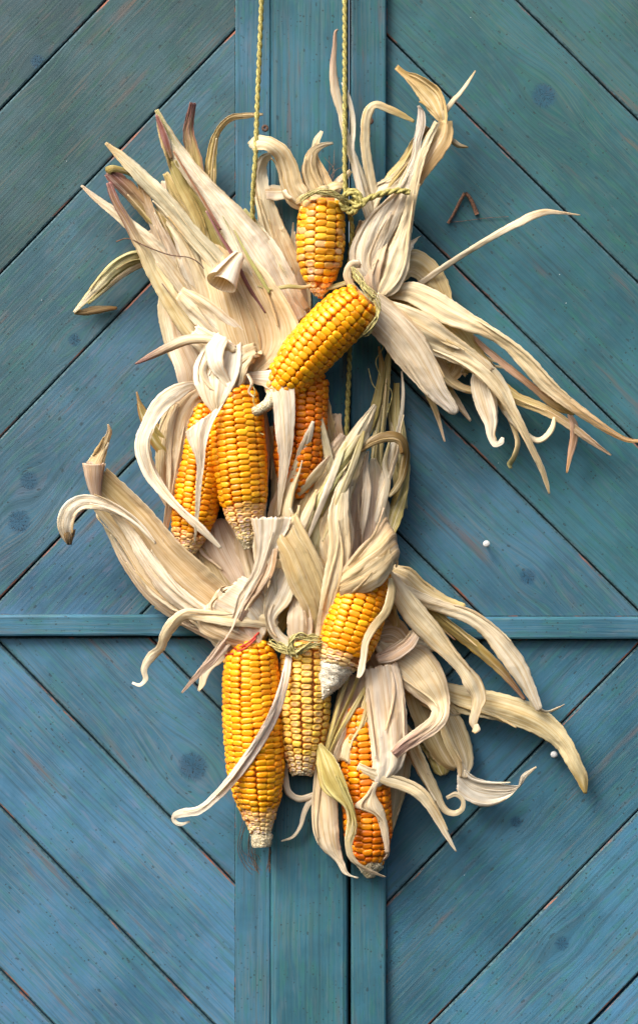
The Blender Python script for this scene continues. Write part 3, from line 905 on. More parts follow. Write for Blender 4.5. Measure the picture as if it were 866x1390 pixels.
# the white curl that rolls open in front
cone_roll(E4, [(326,346,66,9),(318,358,74,14),(310,372,84,20),(303,385,94,25)], 1.18, 2.2, WHITE, (.93,.89,.78), shrink=.42, flat=.85)
L(E4, [(345,505,60,24),(318,465,62,42),(288,435,60,40),(262,412,56,32),(245,398,52,18)], WHITE, CREAM, .16)
L(E4, [(340,500,62,20),(312,485,64,34),(288,470,64,34),(262,452,60,26)], CREAM, WHITE, .14)
L(E4, [(318,476,72,14),(296,464,74,12),(275,460,74,12),(252,462,74,14),(232,470,74,13),(212,480,72,10),(198,487,70,7),(184,494,68,2)], CREAM, PURP, .30, .35, roll=10, edge=(.50,.32,.28))
L(E4, [(345,470,66,26),(322,478,68,34),(300,490,66,36),(285,505,60,30)], (.70,.56,.36), CREAM, .2)
L(E4, [(272,545,30,54),(268,500,30,60),(250,455,28,50),(238,415,26,32),(232,385,24,18)], (.74,.60,.47), CREAM, .14)
L(E4, [((352,470,62),(338,486,58)),((356,480,74),(340,492,66)),((346,480,80),(330,500,70)),((336,500,80),(322,516,74)),((330,520,78),(320,530,76))], CREAM, PALE, .2)
L(E4, [(302,458,74,22),(292,474,80,26),(294,494,84,22),(304,512,82,14),(315,528,80,9),(320,542,82,8),(324,557,80,3)], WHITE, WHITE, .3)
L(E4, [(326,470,66,20),(324,495,72,26),(322,515,74,22),(318,532,72,10)], PALE, WHITE, .2)
# ---- strips falling over the middle-left ears
L(E4, [((292,448,62),(326,452,64)),((272,478,68),(328,480,74)),((262,505,72),(325,505,80)),((266,525,78),(318,524,84)),((276,545,82),(308,542,88)),((288,560,84),(302,552,88))],
  WHITE, PALE, .08, wav=.5, roll=0)
L(E4, [((253,586,92),(304,549,90)),((256,600,94),(289,576,94)),((262,612,96),(281,602,96)),((267,630,94),(278,626,94)),((266,660,90),(274,660,90)),((265,695,84),(271,695,84)),((264,720,80),(268,720,80)),((264,735,76),(265,736,76))],
  WHITE, PALE, .08, wav=.5, sliver=False)
L(E3, [(285,520,60,10),(262,523,66,12),(240,532,70,22),(218,550,70,24),(203,575,68,20),(194,605,66,22),(203,640,64,20),(222,668,68,14),(245,692,76,10),(272,716,82,11),(300,744,80,4)], WHITE, WHITE, .14, wav=.6, roll=18)
L(E3, [(300,524,50,14),(270,532,54,26),(250,555,56,28),(240,590,54,26),(236,630,52,20),(232,670,50,12),(226,710,48,8),(222,745,46,3)], (.70,.56,.40), PINK, .14)
L(E3, [(285,520,30,26),(255,545,26,34),(232,580,24,32),(224,625,24,26),(224,665,24,20),(232,690,26,10)], (.52,.40,.24), PINK, .14)
L(E3, [(232,615,22,26),(218,600,22,26),(205,580,22,22),(195,562,22,14),(189,545,22,5),(186,532,22,2)], OLIVE, BROWN, .2, roll=12, edge=BROWN)
L(E5, [((328,506,60),(329,520,60)),((352,504,70),(350,522,68)),((378,503,80),(366,530,78)),((397,518,86),(371,548,82)),((401,546,86),(373,576,80)),((400,580,82),(376,602,78)),((397,610,78),(379,625,72)),((391,642,70),(378,650,64)),((385,672,62),(377,678,56)),((380,700,56),(377,702,52))], WHITE, PALE, .10, wav=.5, pleat=.6, sliver=False)
L(E5, [(356,560,36,14),(358,600,38,18),(356,640,38,18),(353,680,38,18),(350,720,36,18)], (.62,.48,.34), CREAM, .18)
L(E5, [(372,580,30,20),(378,630,30,22),(378,680,30,22),(374,720,30,20)], (.60,.48,.28), CREAM, .18)
# the bent bare stalk between the two ears
strand(E4, [(376,512,58),(372,530,68),(366,546,74),(352,556,78),(338,560,78)], 10.5, M_TIP, 'stalk', 7.5)
strand(E4, [(352,560,80),(346,575,80),(350,586,78),(358,590,76)], .9, M_RAFFIA, 'fibre')
# ---- around the knots at the top
L(E1, [(436,274,50,18),(418,274,50,26),(404,266,50,34),(396,250,50,30),(391,228,52,27),(382,208,56,24),(365,196,58,20),(350,194,54,19),(342,200,50,16)], (.72,.58,.36), CREAM, .16, roll=20)
L(E1, [(404,262,38,16),(385,262,38,18),(372,262,36,22),(362,262,36,18)], PALE, PINK, .2)
L(E1, [(386,258,52,5),(390,266,54,6),(396,270,55,5)], WHITE, WHITE, .5)
L(E1, [(440,272,42,20),(424,268,42,20),(410,258,40,16),(396,250,38,10)], (.56,.40,.26), PINK, .2)
L(E1, [(438,270,48,22),(426,250,48,24),(420,228,50,20),(424,208,52,14),(436,198,52,8),(452,194,52,3)], (.72,.56,.32), PALE, .2, roll=14)
L(E1, [(448,274,44,16),(444,252,44,18),(436,232,44,14),(428,212,44,8),(430,192,44,9),(437,178,44,4)], (.70,.52,.30), PALE, .2)
L(E1, [(452,272,40,16),(456,255,40,16),(466,242,40,12),(476,232,40,5)], (.50,.40,.30), TAN, .3)
for k, (a_, b_) in enumerate([((424,268),(402,276)),((430,262),(452,258)),((440,260),(468,252)),((450,272),(472,280))]):
    L(E1, [(a_[0],a_[1],50,10),((a_[0]+b_[0])/2,(a_[1]+b_[1])/2-3,56,12),(b_[0],b_[1],50,6)], (.56,.46,.24), TAN, .3)
# upper right tuft
L(E2, [(512,398,44,26),(530,352,40,46),(538,318,36,36),(545,285,34,22),(552,255,32,16)], (.72,.56,.40), CREAM, .14)
L(E2, [(492,300,30,12),(490,330,34,24),(496,365,40,30),(508,396,44,20)], (.60,.44,.30), PINK, .2)
L(E2, [(505,265,30,12),(503,300,30,14),(500,340,30,18)], CREAM, CREAM, .1)
L(E2, [(511,284,36,12),(502,240,38,14),(496,200,42,13),(496,170,46,13),(501,150,50,13),(510,142,52,10),(525,147,48,10),(545,156,42,8),(562,165,36,4)], CREAM, GOLD, .14, .6, roll=14)
L(E2, [(505,290,40,8),(496,262,42,12),(486,232,44,12),(476,205,46,11),(468,178,46,10),(463,155,46,8),(458,135,46,12),(454,115,46,12),(452,90,46,9),(454,65,46,6),(455,44,46,4),(459,40,46,2)], PALE, (.42,.24,.18), .3, .45, roll=12)
L(E2, [(502,300,44,10),(492,270,46,10),(484,238,46,9),(477,205,46,8),(479,180,46,7),(478,155,46,7),(472,130,46,6),(465,112,46,4)], WHITE, WHITE, .2, wav=.5)
L(E2, [(500,292,34,14),(512,262,34,20),(535,248,34,22),(553,230,36,18),(565,210,38,10)], PALE, CREAM, .2)
L(E2, [(512,268,30,12),(530,245,32,16),(550,218,36,14),(566,190,38,12),(580,172,40,8)], GOLD, BROWN, .2)
L(E2, [(526,300,40,24),(548,268,42,20),(568,240,46,19),(590,205,48,27),(602,185,48,26),(605,165,48,18)], (.62,.40,.20), (.66,.46,.22), .2, .5, roll=10)
L(E2, [((606,170,50),(594,164,50)),((607,150,54),(585,155,50)),((598,122,52),(573,140,48)),((572,103,48),(558,118,46)),((552,97,44),(545,103,44)),((540,88,42),(536,94,42))], (.68,.52,.26), (.48,.30,.10), -.16, .5)
L(E2, [(604,152,48,7),(614,138,46,7),(626,124,44,5),(636,110,42,4),(645,96,40,1.5)], PALE, TAN, .3)
L(E2, [(602,184,44,7),(612,190,42,8),(622,197,40,7),(635,200,38,2)], PALE, TAN, .3)
L(E2, [((570,320,40),(513,400,46)),((522,345,54),(485,378,50)),((540,305,56),(474,345,52)),((553,270,56),(494,300,54)),((562,240,56),(532,262,54)),((568,215,56),(556,218,54)),((572,190,58),(561,192,56)),((578,168,58),(565,170,56)),((576,152,58),(567,150,56)),((569,143,60),(566,144,58))], WHITE, (.70,.64,.62), .12, .7, wav=.8)
L(E2, [(512,402,52,12),(524,388,56,34),(537,358,58,38),(546,325,58,24),(554,290,58,15),(561,255,58,12),(571,215,58,12),(581,190,56,11),(593,166,54,8)], CREAM, CREAM, .16, roll=12)
L(E2, [(512,405,52,10),(505,380,56,22),(512,350,56,20),(522,325,54,12)], (.74,.58,.44), CREAM, .2)
L(E2, [(486,398,66,10),(476,386,70,10),(471,372,72,11),(477,360,70,12),(488,358,64,12)], PALE, WHITE, .2)
# ---- right fan of the slanting ear
L(E2, [(520,392,30,20),(540,368,28,36),(562,358,26,38),(585,375,26,34),(600,400,26,26),(610,430,26,18),(630,460,26,18),(665,500,26,14)], (.56,.43,.22), TAN, .14)
L(E2, [(560,392,30,8),(588,372,34,8),(618,352,38,8),(650,332,40,8),(680,315,40,9),(705,302,40,11),(724,293,40,11),(742,288,38,8),(762,289,36,4),(787,292,34,1.5)], PALE, (.66,.50,.34), .3, .6, roll=14)
L(E2, [(520,420,26,40),(570,440,26,50),(610,470,26,44),(640,500,26,30)], (.58,.44,.24), TAN, .14)
L(E2, [(545,420,36,16),(580,428,38,30),(615,448,38,34),(640,480,36,30),(668,515,34,22),(700,540,34,16),(735,555,34,15),(765,572,34,12),(790,590,32,10),(812,606,30,6),(829,618,28,2)], GOLD, (.58,.38,.26), .2, .5, roll=18)
L(E2, [(640,455,34,5),(660,475,38,8),(690,500,38,10),(722,525,38,9),(755,550,38,12),(780,560,36,8)], (.46,.26,.18), GOLD, .2)
L(E2, [(528,398,44,14),(555,396,50,28),(582,408,54,34),(608,424,56,34),(636,438,56,26),(662,450,56,18),(690,468,55,17),(715,492,54,22),(738,518,52,22),(765,542,50,17),(798,566,46,13),(828,586,42,9),(850,597,38,6),(872,599,34,4)], CREAM, (.60,.32,.12), .16, .52, roll=12)
L(E2, [(605,450,40,20),(622,478,38,26),(618,505,32,18),(600,520,28,12)], TAN, TAN, .2)
L(E2, [(572,455,34,22),(590,480,34,22),(602,505,34,20),(618,522,34,12),(640,530,34,10),(668,530,34,8)], TAN, GOLD, .2)
L(E2, [(600,490,26,14),(630,496,26,20),(660,500,26,16)], (.52,.42,.18), GOLD, .2)
L(E2, [(512,412,60,12),(535,430,62,42),(572,450,62,50),(605,468,60,38),(638,488,60,28),(662,508,60,26),(680,530,58,22),(694,555,56,15),(708,580,54,11),(722,610,50,9),(734,635,46,8),(741,655,42,6),(745,670,40,2)], CREAM, TAN, .14, .7, roll=14, edge=(.78,.70,.54))
L(E2, [(535,440,58,16),(570,440,60,22),(600,462,60,20),(635,480,60,16),(665,505,60,14)], (.62,.48,.26), PALE, .24)
L(E2, [((514,396,64),(492,440,62)),((545,420,68),(520,470,64)),((572,450,70),(535,490,66)),((592,490,70),(558,515,66)),((606,525,68),(580,538,66)),((622,555,64),(604,557,64)),((617,563,62),(609,561,62))], (.70,.60,.46), (.78,.75,.72), .10, .5, edge=(.72,.62,.48))
L(E2, [(650,498,44,12),(652,520,46,28),(660,550,46,30),(666,575,46,18),(666,592,46,10),(672,603,48,9),(680,600,50,8),(682,594,50,4)], WHITE, WHITE, .2, roll=14)
L(E2, [(672,535,38,8),(684,555,38,9),(698,575,38,8),(714,590,38,7),(730,598,38,8),(743,590,40,8),(750,578,40,7),(752,566,40,3)], PALE, CREAM, .3)
L(E2, [(664,520,40,8),(678,545,40,8),(692,570,36,6),(702,598,34,7),(698,618,32,7),(691,630,30,7),(693,636,30,4)], CREAM, GREEN, .3)
L(E2, [(772,562,30,6),(779,578,32,11),(778,598,30,11),(773,620,28,7),(769,642,26,2)], (.60,.36,.26), (.55,.28,.12), .2)
# ---- the upright husks in the middle
for k, pts in enumerate([
    [(520,700,22,20),(512,650,22,20),(513,600,22,16),(519,550,24,16),(524,505,26,12),(528,478,26,6)],
    [(545,690,20,18),(541,640,18,16),(540,600,18,14),(536,560,18,14),(538,520,18,8)]]):
    L(E6, pts, (.52,.46,.24), OLIVE, .16)
L(E6, [(522,735,28,18),(533,705,28,22),(544,670,28,18),(549,635,28,14),(548,600,30,9),(545,570,32,5)], OLIVE, (.62,.54,.26), .2, .5)
L(E6, [(503,720,34,16),(513,680,38,14),(525,645,40,15),(534,612,42,15),(540,585,44,6),(545,560,44,5),(547,530,44,4),(545,504,44,2)], WHITE, WHITE, .14, .5)
L(E6, [(488,614,62,3),(497,606,66,9),(508,597,68,12),(522,592,68,12),(537,592,68,11),(547,600,66,10),(551,615,62,10),(549,634,56,12),(545,650,52,10),(537,664,48,9),(528,674,44,4)], (.15,.085,.03), (.20,.16,.10), .3, roll=34, edge=(.42,.31,.17), sliver=False)
L(E6, [(490,612,64,3),(505,603,70,5),(524,597,71,5),(541,600,70,5),(546,616,66,5)], (.50,.36,.18), BROWN, .3, roll=30, sliver=False)
L(E6, [(498,800,22,30),(505,745,32,32),(506,690,36,32),(508,645,38,22),(507,622,38,8)], (.74,.57,.46), PALE, .14, .7)
L(E6, [(520,790,22,24),(526,735,28,22),(519,690,32,20),(514,660,32,10)], PALE, CREAM, .14)
L(E6, [(478,800,22,30),(482,740,32,30),(484,690,38,28),(488,645,40,26),(492,615,40,16)], (.70,.54,.44), WHITE, .14)
L(E8, [(450,720,30,24),(455,670,30,22),(450,620,30,22),(445,580,32,20),(440,545,32,14),(428,522,34,10)], (.52,.40,.20), TAN, .2)
L(E8, [(462,640,34,16),(462,610,34,18),(456,580,34,18),(458,562,34,12)], (.50,.34,.24), PINK, .2)
L(E8, [(452,650,50,14),(446,620,52,12),(438,588,54,12),(430,560,56,11),(422,530,58,9),(411,498,60,3)], (.66,.60,.40), PALE, .3, roll=12)
L(E8, [((395,760,46),(455,770,46)),((410,715,52),(462,720,52)),((425,680,56),(476,680,54)),((445,645,60),(492,630,56)),((460,610,62),(500,600,56)),((480,580,62),(506,575,58)),((507,548,60),(511,552,58))], (.58,.54,.32), PALE, .22, .4, edge=(.68,.56,.40))
L(E8, [((420,690,64),(438,700,64)),((440,655,68),(452,665,68)),((466,615,70),(478,620,68)),((484,590,68),(492,590,66))], GREEN, (.62,.52,.32), .3)
L(E8, [(400,740,44,30),(408,700,46,26),(425,660,46,24),(448,620,46,20),(466,590,48,10)], TAN, (.66,.50,.40), .2)
L(E8, [(398,730,52,12),(388,700,54,20),(392,668,58,18),(405,635,64,17),(414,605,68,14),(421,585,70,9),(425,572,70,4)], CREAM, WHITE, .2)
L(E8, [((362,720,40),(395,735,44)),((365,690,42),(400,700,44)),((376,665,40),(406,668,42)),((396,640,38),(412,640,40))], (.66,.52,.36), TAN, .12)
L(E8, [((430,830,54),(478,835,50)),((436,770,56),(476,775,54)),((430,720,60),(474,720,58)),((448,680,62),(474,680,60)),((468,650,60),(480,650,60))], (.74,.62,.42), PALE, .16, .7)
L(E8, [((425,878,66),(444,870,66)),((432,830,78),(456,822,76)),((440,780,84),(470,780,84)),((446,740,84),(476,745,84)),((445,700,80),(474,705,80)),((455,665,74),(474,660,74)),((468,640,68),(478,645,68))], (.76,.64,.42), PALE, .16, .6)
L(E8, [((455,862,60),(478,840,54)),((450,810,66),(470,805,62)),((452,765,66),(468,760,66)),((462,725,62),(474,722,62))], (.60,.46,.24), TAN, .2)
L(E8, [((412,860,44),(456,860,48)),((425,815,50),(462,815,54)),((430,765,54),(458,765,58)),((432,735,54),(448,735,56)),((425,715,54),(430,714,54))], TAN, GOLD, .2)
# tan folded sheath in front and the white flare to its left
L(E8, [((420,866,60),(450,850,64)),((412,830,74),(452,818,72)),((392,795,80),(444,780,76)),((378,755,80),(428,745,78)),((367,735,72),(412,715,74)),((384,712,66),(402,697,68))], (.62,.47,.24), (.60,.44,.22), .14, .8, edge=(.68,.54,.32))
L(E8, [((378,770,72),(403,790,76)),((361,806,76),(394,818,76)),((359,834,78),(375,840,70)),((366,860,76),(383,858,66)),((386,877,72),(398,868,64)),((424,884,66),(425,872,60))], WHITE, TAN, -.2, .62, edge=(.62,.54,.38), wav=.4)
L(E8, [(372,866,50,14),(378,842,40,30),(392,818,40,34),(396,792,42,30)], (.40,.30,.10), GREEN, .2)
L(E8, [((391,868,64),(423,864,66)),((390,840,68),(424,838,70)),((396,815,68),(418,810,68)),((404,795,62),(410,793,62))], (.80,.66,.50), PALE, .2)
L(E8, [((398,882,50),(440,880,54)),((425,868,60),(447,850,64))], (.68,.52,.3), TAN, .1)
for pts in ([(402,718,60,4),(398,700,64,4),(393,690,64,3)],[(404,720,60,4),(404,700,66,4),(406,686,66,3)],[(408,722,60,4),(412,705,66,4),(419,692,66,2)],[(404,735,60,3),(412,730,66,3),(418,726,66,2)]):
    L(E8, pts, (.74,.62,.38), PALE, .3)
L(E7, [((340,704,74),(397,703,76)),((344,722,76),(390,722,76)),((348,745,76),(376,748,76)),((342,775,76),(366,772,74)),((332,795,76),(354,795,74)),((322,812,76),(338,815,74)),((316,835,74),(330,838,72)),((303,862,70),(319,866,68)),((282,892,66),(296,896,64)),((262,918,62),(268,922,62)),((246,940,58),(248,941,58))],
  (.82,.74,.62), (.60,.40,.34), .16, .42, wav=.9, edge=(.70,.58,.46))
L(E7, [(372,745,76,14),(366,775,80,14),(352,800,80,12),(338,820,78,9),(326,842,76,5)], (.46,.30,.20), (.55,.36,.28), .2)
L(E7, [(385,760,44,26),(375,800,44,30),(368,830,44,24),(352,870,44,14)], (.68,.52,.32), CREAM, .16)
# ---- left lower fan
L(E7, [((320,700,22),(268,712,22)),((352,745,28),(262,745,26)),((362,790,34),(290,780,32)),((358,830,38),(318,820,38))], (.76,.60,.48), CREAM, .10, .9)
L(E7, [((348,690,26),(326,700,24)),((345,730,30),(318,745,30)),((356,790,36),(330,790,36))], (.60,.44,.30), CREAM, .14)
L(E7, [((290,755,26),(262,735,26)),((320,790,32),(270,790,32)),((330,820,38),(300,830,38))], (.54,.40,.22), TAN, .14)
L(E7, [((350,860,50),(300,878,46)),((325,812,60),(258,842,54)),((284,772,62),(212,812,54)),((243,735,58),(185,775,50)),((208,695,54),(160,732,48)),((175,662,54),(137,705,50)),((146,636,58),(122,684,54))],
  (.72,.53,.31), (.64,.48,.24), -.16, .6, edge=(.80,.70,.52), wav=.35, pleat=.7)
L(E7, [((325,858,46),(285,870,40)),((262,842,44),(235,842,38)),((215,810,42),(195,808,36)),((186,775,42),(165,765,38)),((160,735,42),(146,725,40)),((142,712,44),(130,692,42))], (.78,.64,.50), CREAM, .2, wav=.4)
L(E7, [((300,838,60),(272,848,58)),((250,800,64),(225,812,60)),((215,762,62),(196,775,60)),((185,722,60),(172,730,58)),((160,692,58),(150,698,58))], WHITE, PALE, .2, wav=.6)
cone_roll(E7, [(134,682,54,5),(130,664,57,10),(128,645,60,14),(128,628,62,18)], 1.35, 3.6, (.56,.40,.30), (.74,.58,.44), shrink=.35, flat=.6)
L(E7, [(128,636,52,26),(134,622,54,20),(141,607,56,12),(145,597,58,9),(149,586,58,7),(147,576,58,2)], (.62,.48,.28), (.56,.36,.20), .2)
L(E7, [(212,738,66,3),(188,712,66,7),(165,696,68,11),(142,686,70,16),(120,681,72,20),(102,686,74,22),(91,700,72,23),(89,716,68,20),(92,730,62,12),(95,739,58,5)], WHITE, (.72,.64,.52), .10, .8, wav=.6, roll=8)
L(E7, [(96,718,64,14),(94,730,62,12),(95,739,58,5)], (.30,.20,.12), DARK, .3)
L(E7, [((355,850,64),(340,880,62)),((330,822,68),(300,872,66)),((300,800,66),(270,850,62)),((345,790,62),(300,800,60))], (.74,.62,.46), CREAM, .16)
L(E7, [((372,830,62),(350,880,60)),((352,795,70),(322,852,68)),((330,782,66),(282,830,64))], WHITE, (.76,.62,.46), .18)
L(E7, [((362,850,54),(352,868,54)),((330,850,62),(318,888,58)),((300,850,56),(296,882,50)),((276,848,46),(280,862,40))], (.74,.66,.50), CREAM, .18)
L(E7, [(376,848,66,22),(345,842,72,21),(310,840,74,20),(278,836,74,17),(252,834,74,15),(236,846,73,17),(224,864,72,15),(218,880,70,12),(205,892,68,13),(196,908,66,9),(198,922,64,7),(190,930,62,5),(180,927,60,3)], CREAM, WHITE, .14, roll=18)
L(E7, [(315,885,40,8),(300,893,38,12),(286,903,36,13),(278,915,34,12),(275,928,34,9),(270,938,34,3)], PALE, CREAM, .2)
L(E7, [(394,872,70,6),(391,900,74,10),(384,935,88,12),(372,970,92,14),(356,1000,90,15),(336,1030,84,16),(312,1062,76,14),(290,1085,66,12),(270,1100,56,12),(250,1103,50,12),(238,1107,46,9),(236,1113,44,6),(245,1119,44,5),(258,1115,44,2)], (.82,.74,.68), WHITE, .14, .5, wav=.5, roll=12)
L(E8, [(388,1035,30,6),(388,1058,32,8),(392,1075,34,9),(404,1084,36,9),(416,1083,36,9),(430,1078,34,9)], WHITE, WHITE, .3)
L(E8, [(432,1082,36,8),(420,1090,34,8),(413,1104,32,7),(408,1122,30,5),(398,1136,28,4),(382,1142,26,1.5)], WHITE, WHITE, .3)
# ---- husks round the bottom ear
L(E9, [(560,925,26,30),(575,960,24,42),(595,1000,22,46),(610,1030,20,34),(620,1042,20,12)], (.52,.42,.24), TAN, .14)
L(E9, [(570,1000,16,16),(590,1020,16,26),(600,1042,16,26),(602,1052,16,10)], OLIVE, OLIVE, .16)
L(E9, [(545,1020,20,30),(540,1060,20,28),(536,1090,20,18),(528,1130,20,8)], (.56,.48,.30), TAN, .1)
L(E9, [(600,960,30,8),(612,972,30,7),(624,969,30,3)], (.60,.50,.36), TAN, .2)
L(E9, [((505,905,46),(462,925,44)),((497,950,50),(450,975,46)),((488,990,52),(437,1015,46)),((470,1030,50),(432,1040,44))], (.70,.50,.36), CREAM, .14, edge=(.60,.48,.22))
for pts in ([(492,900,56,6),(478,940,58,5),(460,980,58,5),(445,1020,56,4)],[(498,930,56,5),(478,965,60,7),(458,1000,60,6),(443,1035,56,5)],[(478,900,56,6),(462,950,58,5),(450,990,58,5),(440,1030,54,4)]):
    L(E9, pts, (.56,.44,.14), (.48,.38,.12), .3)
L(E9, [((498,925,56),(520,935,56)),((484,980,60),(502,985,60)),((466,1010,58),(488,1008,60)),((462,1028,58),(482,1042,60))], (.74,.64,.34), (.78,.70,.46), .16)
L(E9, [((455,1000,44),(430,1005,40)),((452,1050,50),(427,1060,44)),((458,1090,52),(424,1095,46)),((460,1125,52),(426,1130,48)),((462,1152,50),(436,1152,48)),((468,1172,48),(456,1170,46)),((474,1186,46),(466,1186,46)),((487,1191,44),(485,1193,44))], (.74,.60,.40), WHITE, .16, .4)
L(E9, [((437,1009,66),(430,1012,58)),((453,1026,76),(431,1040,62)),((465,1047,80),(436,1068,68)),((475,1078,78),(452,1084,74)),((483,1105,76),(466,1094,74)),((485,1126,74),(471,1114,72)),((478,1150,72),(468,1141,70)),((487,1170,68),(474,1166,66)),((505,1181,64),(496,1182,62)),((524,1190,60),(521,1191,58))], (.56,.48,.16), (.80,.70,.58), .14, .42, wav=.5)
L(E9, [(486,1040,66,10),(500,1048,68,14),(525,1058,66,17),(548,1065,62,18),(568,1075,60,18),(582,1092,58,14),(594,1112,56,11),(606,1134,54,7),(619,1156,52,2)], CREAM, WHITE, .18, .5, roll=16)
L(E9, [((540,900,60),(495,910,60)),((548,935,68),(496,940,66)),((552,975,72),(500,985,68)),((553,1010,70),(504,1020,70)),((546,1040,68),(506,1045,70)),((528,1058,64),(508,1060,68)),((515,1068,62),(508,1068,64))], (.84,.72,.58), WHITE, .10, .3, wav=.7)
L(E9, [((514,1062,66),(506,1062,68)),((510,1078,68),(496,1080,70)),((520,1096,68),(481,1095,72)),((526,1118,66),(508,1106,68)),((528,1140,64),(519,1138,64)),((528,1158,60),(523,1158,60))], (.78,.68,.50), PINK, .10, .6, wav=.5)
L(E9, [(524,1150,60,5),(526,1160,58,4),(520,1168,56,1.5)], PINK, PURP, .2)
L(E9, [(530,960,36,10),(548,990,36,18),(562,1020,36,20),(576,1048,34,18),(590,1075,34,14),(602,1098,36,10),(616,1104,38,8),(627,1098,42,7),(628,1086,44,6),(618,1078,44,7),(606,1083,42,5)], (.70,.58,.36), PALE, .16, .5, roll=12)
# right, lower: broad leaves
L(E6, [(600,940,24,30),(630,950,26,38),(670,958,28,38),(710,970,28,38),(742,987,28,33),(765,1010,28,24),(780,1038,28,20),(790,1058,26,16),(794,1077,24,4)], (.76,.66,.40), (.46,.30,.08), .12, .78, roll=12)
L(E6, [(594,955,30,10),(608,975,30,30),(620,1005,30,36),(630,1035,30,26),(628,1055,32,12)], (.70,.60,.38), PALE, .14, roll=10)
L(E6, [((624,1028,34),(620,1078,36)),((640,1052,32),(640,1090,32)),((670,1062,30),(662,1094,28)),((698,1066,30),(685,1086,28)),((708,1064,30),(702,1070,30)),((715,1055,34),(708,1052,34)),((728,1042,36),(727,1040,36))], (.74,.70,.62), PALE, -.14, .8)
L(E6, [(515,872,44,20),(540,890,46,52),(562,905,50,62),(582,930,54,52),(595,952,56,32),(597,970,66,24),(587,985,74,22),(566,1000,84,20),(548,1012,88,18),(535,1024,86,13)], (.78,.66,.44), (.46,.26,.24), .18, .50, roll=14, edge=(.72,.56,.40))
L(E6, [(505,885,36,30),(530,925,34,40),(560,940,32,24),(590,960,30,12)], (.64,.46,.34), TAN, .12)
L(E6, [(512,862,38,30),(535,860,38,40),(555,880,38,24),(570,900,36,14)], (.60,.42,.26), TAN, .14)
L(E6, [(512,895,58,14),(532,888,60,20),(552,876,62,18),(563,862,62,14),(566,848,60,8)], (.76,.58,.46), PALE, .2)
L(E6, [(525,800,34,14),(528,830,32,22),(532,850,32,20),(524,870,30,10)], (.58,.38,.14), GOLD, .16)
L(E6, [(522,780,38,16),(545,798,38,30),(568,812,36,26),(590,835,36,18),(620,858,36,16),(650,882,36,16),(678,908,36,12),(695,928,35,8),(712,950,34,4)], (.52,.38,.13), (.32,.15,.10), .22, .62, roll=14)
L(E6, [(528,772,44,14),(550,782,46,26),(570,800,46,26),(600,818,46,22),(628,828,46,18)], (.62,.48,.26), GOLD, .2)
L(E6, [(548,800,50,14),(575,815,52,18),(605,826,54,18),(635,836,54,20),(662,855,54,22),(684,880,54,28),(704,908,52,26),(718,935,48,18),(729,958,44,11),(731,964,42,8)], PALE, WHITE, .14, .5, roll=16)
L(E6, [(729,962,36,4),(742,966,34,3),(755,962,34,3),(766,956,34,1)], PALE, PINK, .3)
L(E6, [(526,776,66,10),(540,800,68,24),(560,830,68,32),(588,862,66,30),(612,890,64,20),(628,908,62,19),(642,928,60,24),(650,948,60,20),(646,965,62,14),(642,980,62,12),(645,988,62,8)], CREAM, PALE, .20, .6, roll=12, edge=(.60,.46,.30))
L(E6, [(645,984,62,8),(647,990,64,10),(643,995,64,6)], PALE, TAN, .3)
# strip lying over the white tipped ear, and the wrap above it
L(E6, [(530,785,92,6),(531,805,100,12),(524,830,108,12),(508,850,110,12),(497,870,110,10),(494,890,108,9),(490,912,104,9),(486,920,102,4)], (.66,.52,.28), WHITE, .10, .4, wav=.8, roll=26, sliver=False)
L(E6, [((466,770,96),(462,812,88)),((486,745,106),(490,806,100)),((510,722,104),(516,795,104)),((526,702,92),(534,775,92)),((534,738,74),(534,765,74))], (.68,.52,.30), (.58,.40,.28), .20, .6, edge=(.54,.38,.26))
L(E6, [((466,806,88),(464,812,84)),((480,770,104),(494,806,102)),((505,748,110),(518,794,108)),((526,735,104),(533,772,102))], (.72,.58,.36), TAN, .16)
L(E6, [((474,760,80),(470,800,80)),((500,735,86),(500,780,90)),((528,720,80),(532,760,84)),((536,745,60),(536,770,60))], (.54,.38,.26), TAN, .2)
# more torn strips in the upright sheaf
for pts, c0_, c1_ in (
    ([(470,765,66,10),(474,725,68,13),(470,690,68,10),(478,660,66,6)], PALE, CREAM),
    ([(452,700,76,8),(466,665,78,10),(478,635,76,10),(488,605,72,8),(494,585,68,3)], (.60,.52,.30), OLIVE),
    ([(430,700,72,7),(446,660,74,9),(458,630,74,8),(470,600,70,4)], WHITE, GREEN),
    ([(400,760,72,8),(408,720,70,12),(420,690,70,12),(430,665,68,6)], PALE, TAN),
    ([(372,790,74,8),(368,760,76,10),(372,735,78,8)], PALE, TAN),
    ([(494,700,46,10),(498,665,48,12),(496,635,48,8),(500,612,46,4)], WHITE, PINK),
    ([(470,700,42,12),(472,660,44,14),(476,630,44,10)], WHITE, PALE),
    ([(520,690,42,6),(526,655,44,8),(522,630,46,7),(528,600,46,4)], PALE, OLIVE),
    ([(508,560,30,12),(514,530,30,10),(518,500,30,8),(514,470,30,4)], OLIVE, BROWN),
    ([(360,800,64,8),(352,770,66,10),(350,730,62,12),(356,700,58,10)], PALE, PINK),
    ([(385,700,50,8),(392,672,54,9),(398,650,56,5)], TAN, PALE),
    ([(415,660,58,10),(432,640,60,12),(448,618,60,8)], (.62,.50,.32), PINK)):
    pts = [(pts[0][0]*2-pts[1][0], pts[0][1]*2-pts[1][1], pts[0][2]-8, 2)] + pts[:-1] + [(*pts[-1][:3], min(pts[-1][3], 2.5))]
    L(E8, pts, c0_, c1_, .12, sliver=False, roll=16)
# frayed bits where the husks join the middle ears
for pts in ([(282,488,78,8),(276,505,80,9),(284,522,82,7),(296,532,84,4)],[(336,508,80,4),(342,520,84,4),(338,532,84,3),(346,540,84,2)]):
    L(E4, pts, WHITE, CREAM, .3)
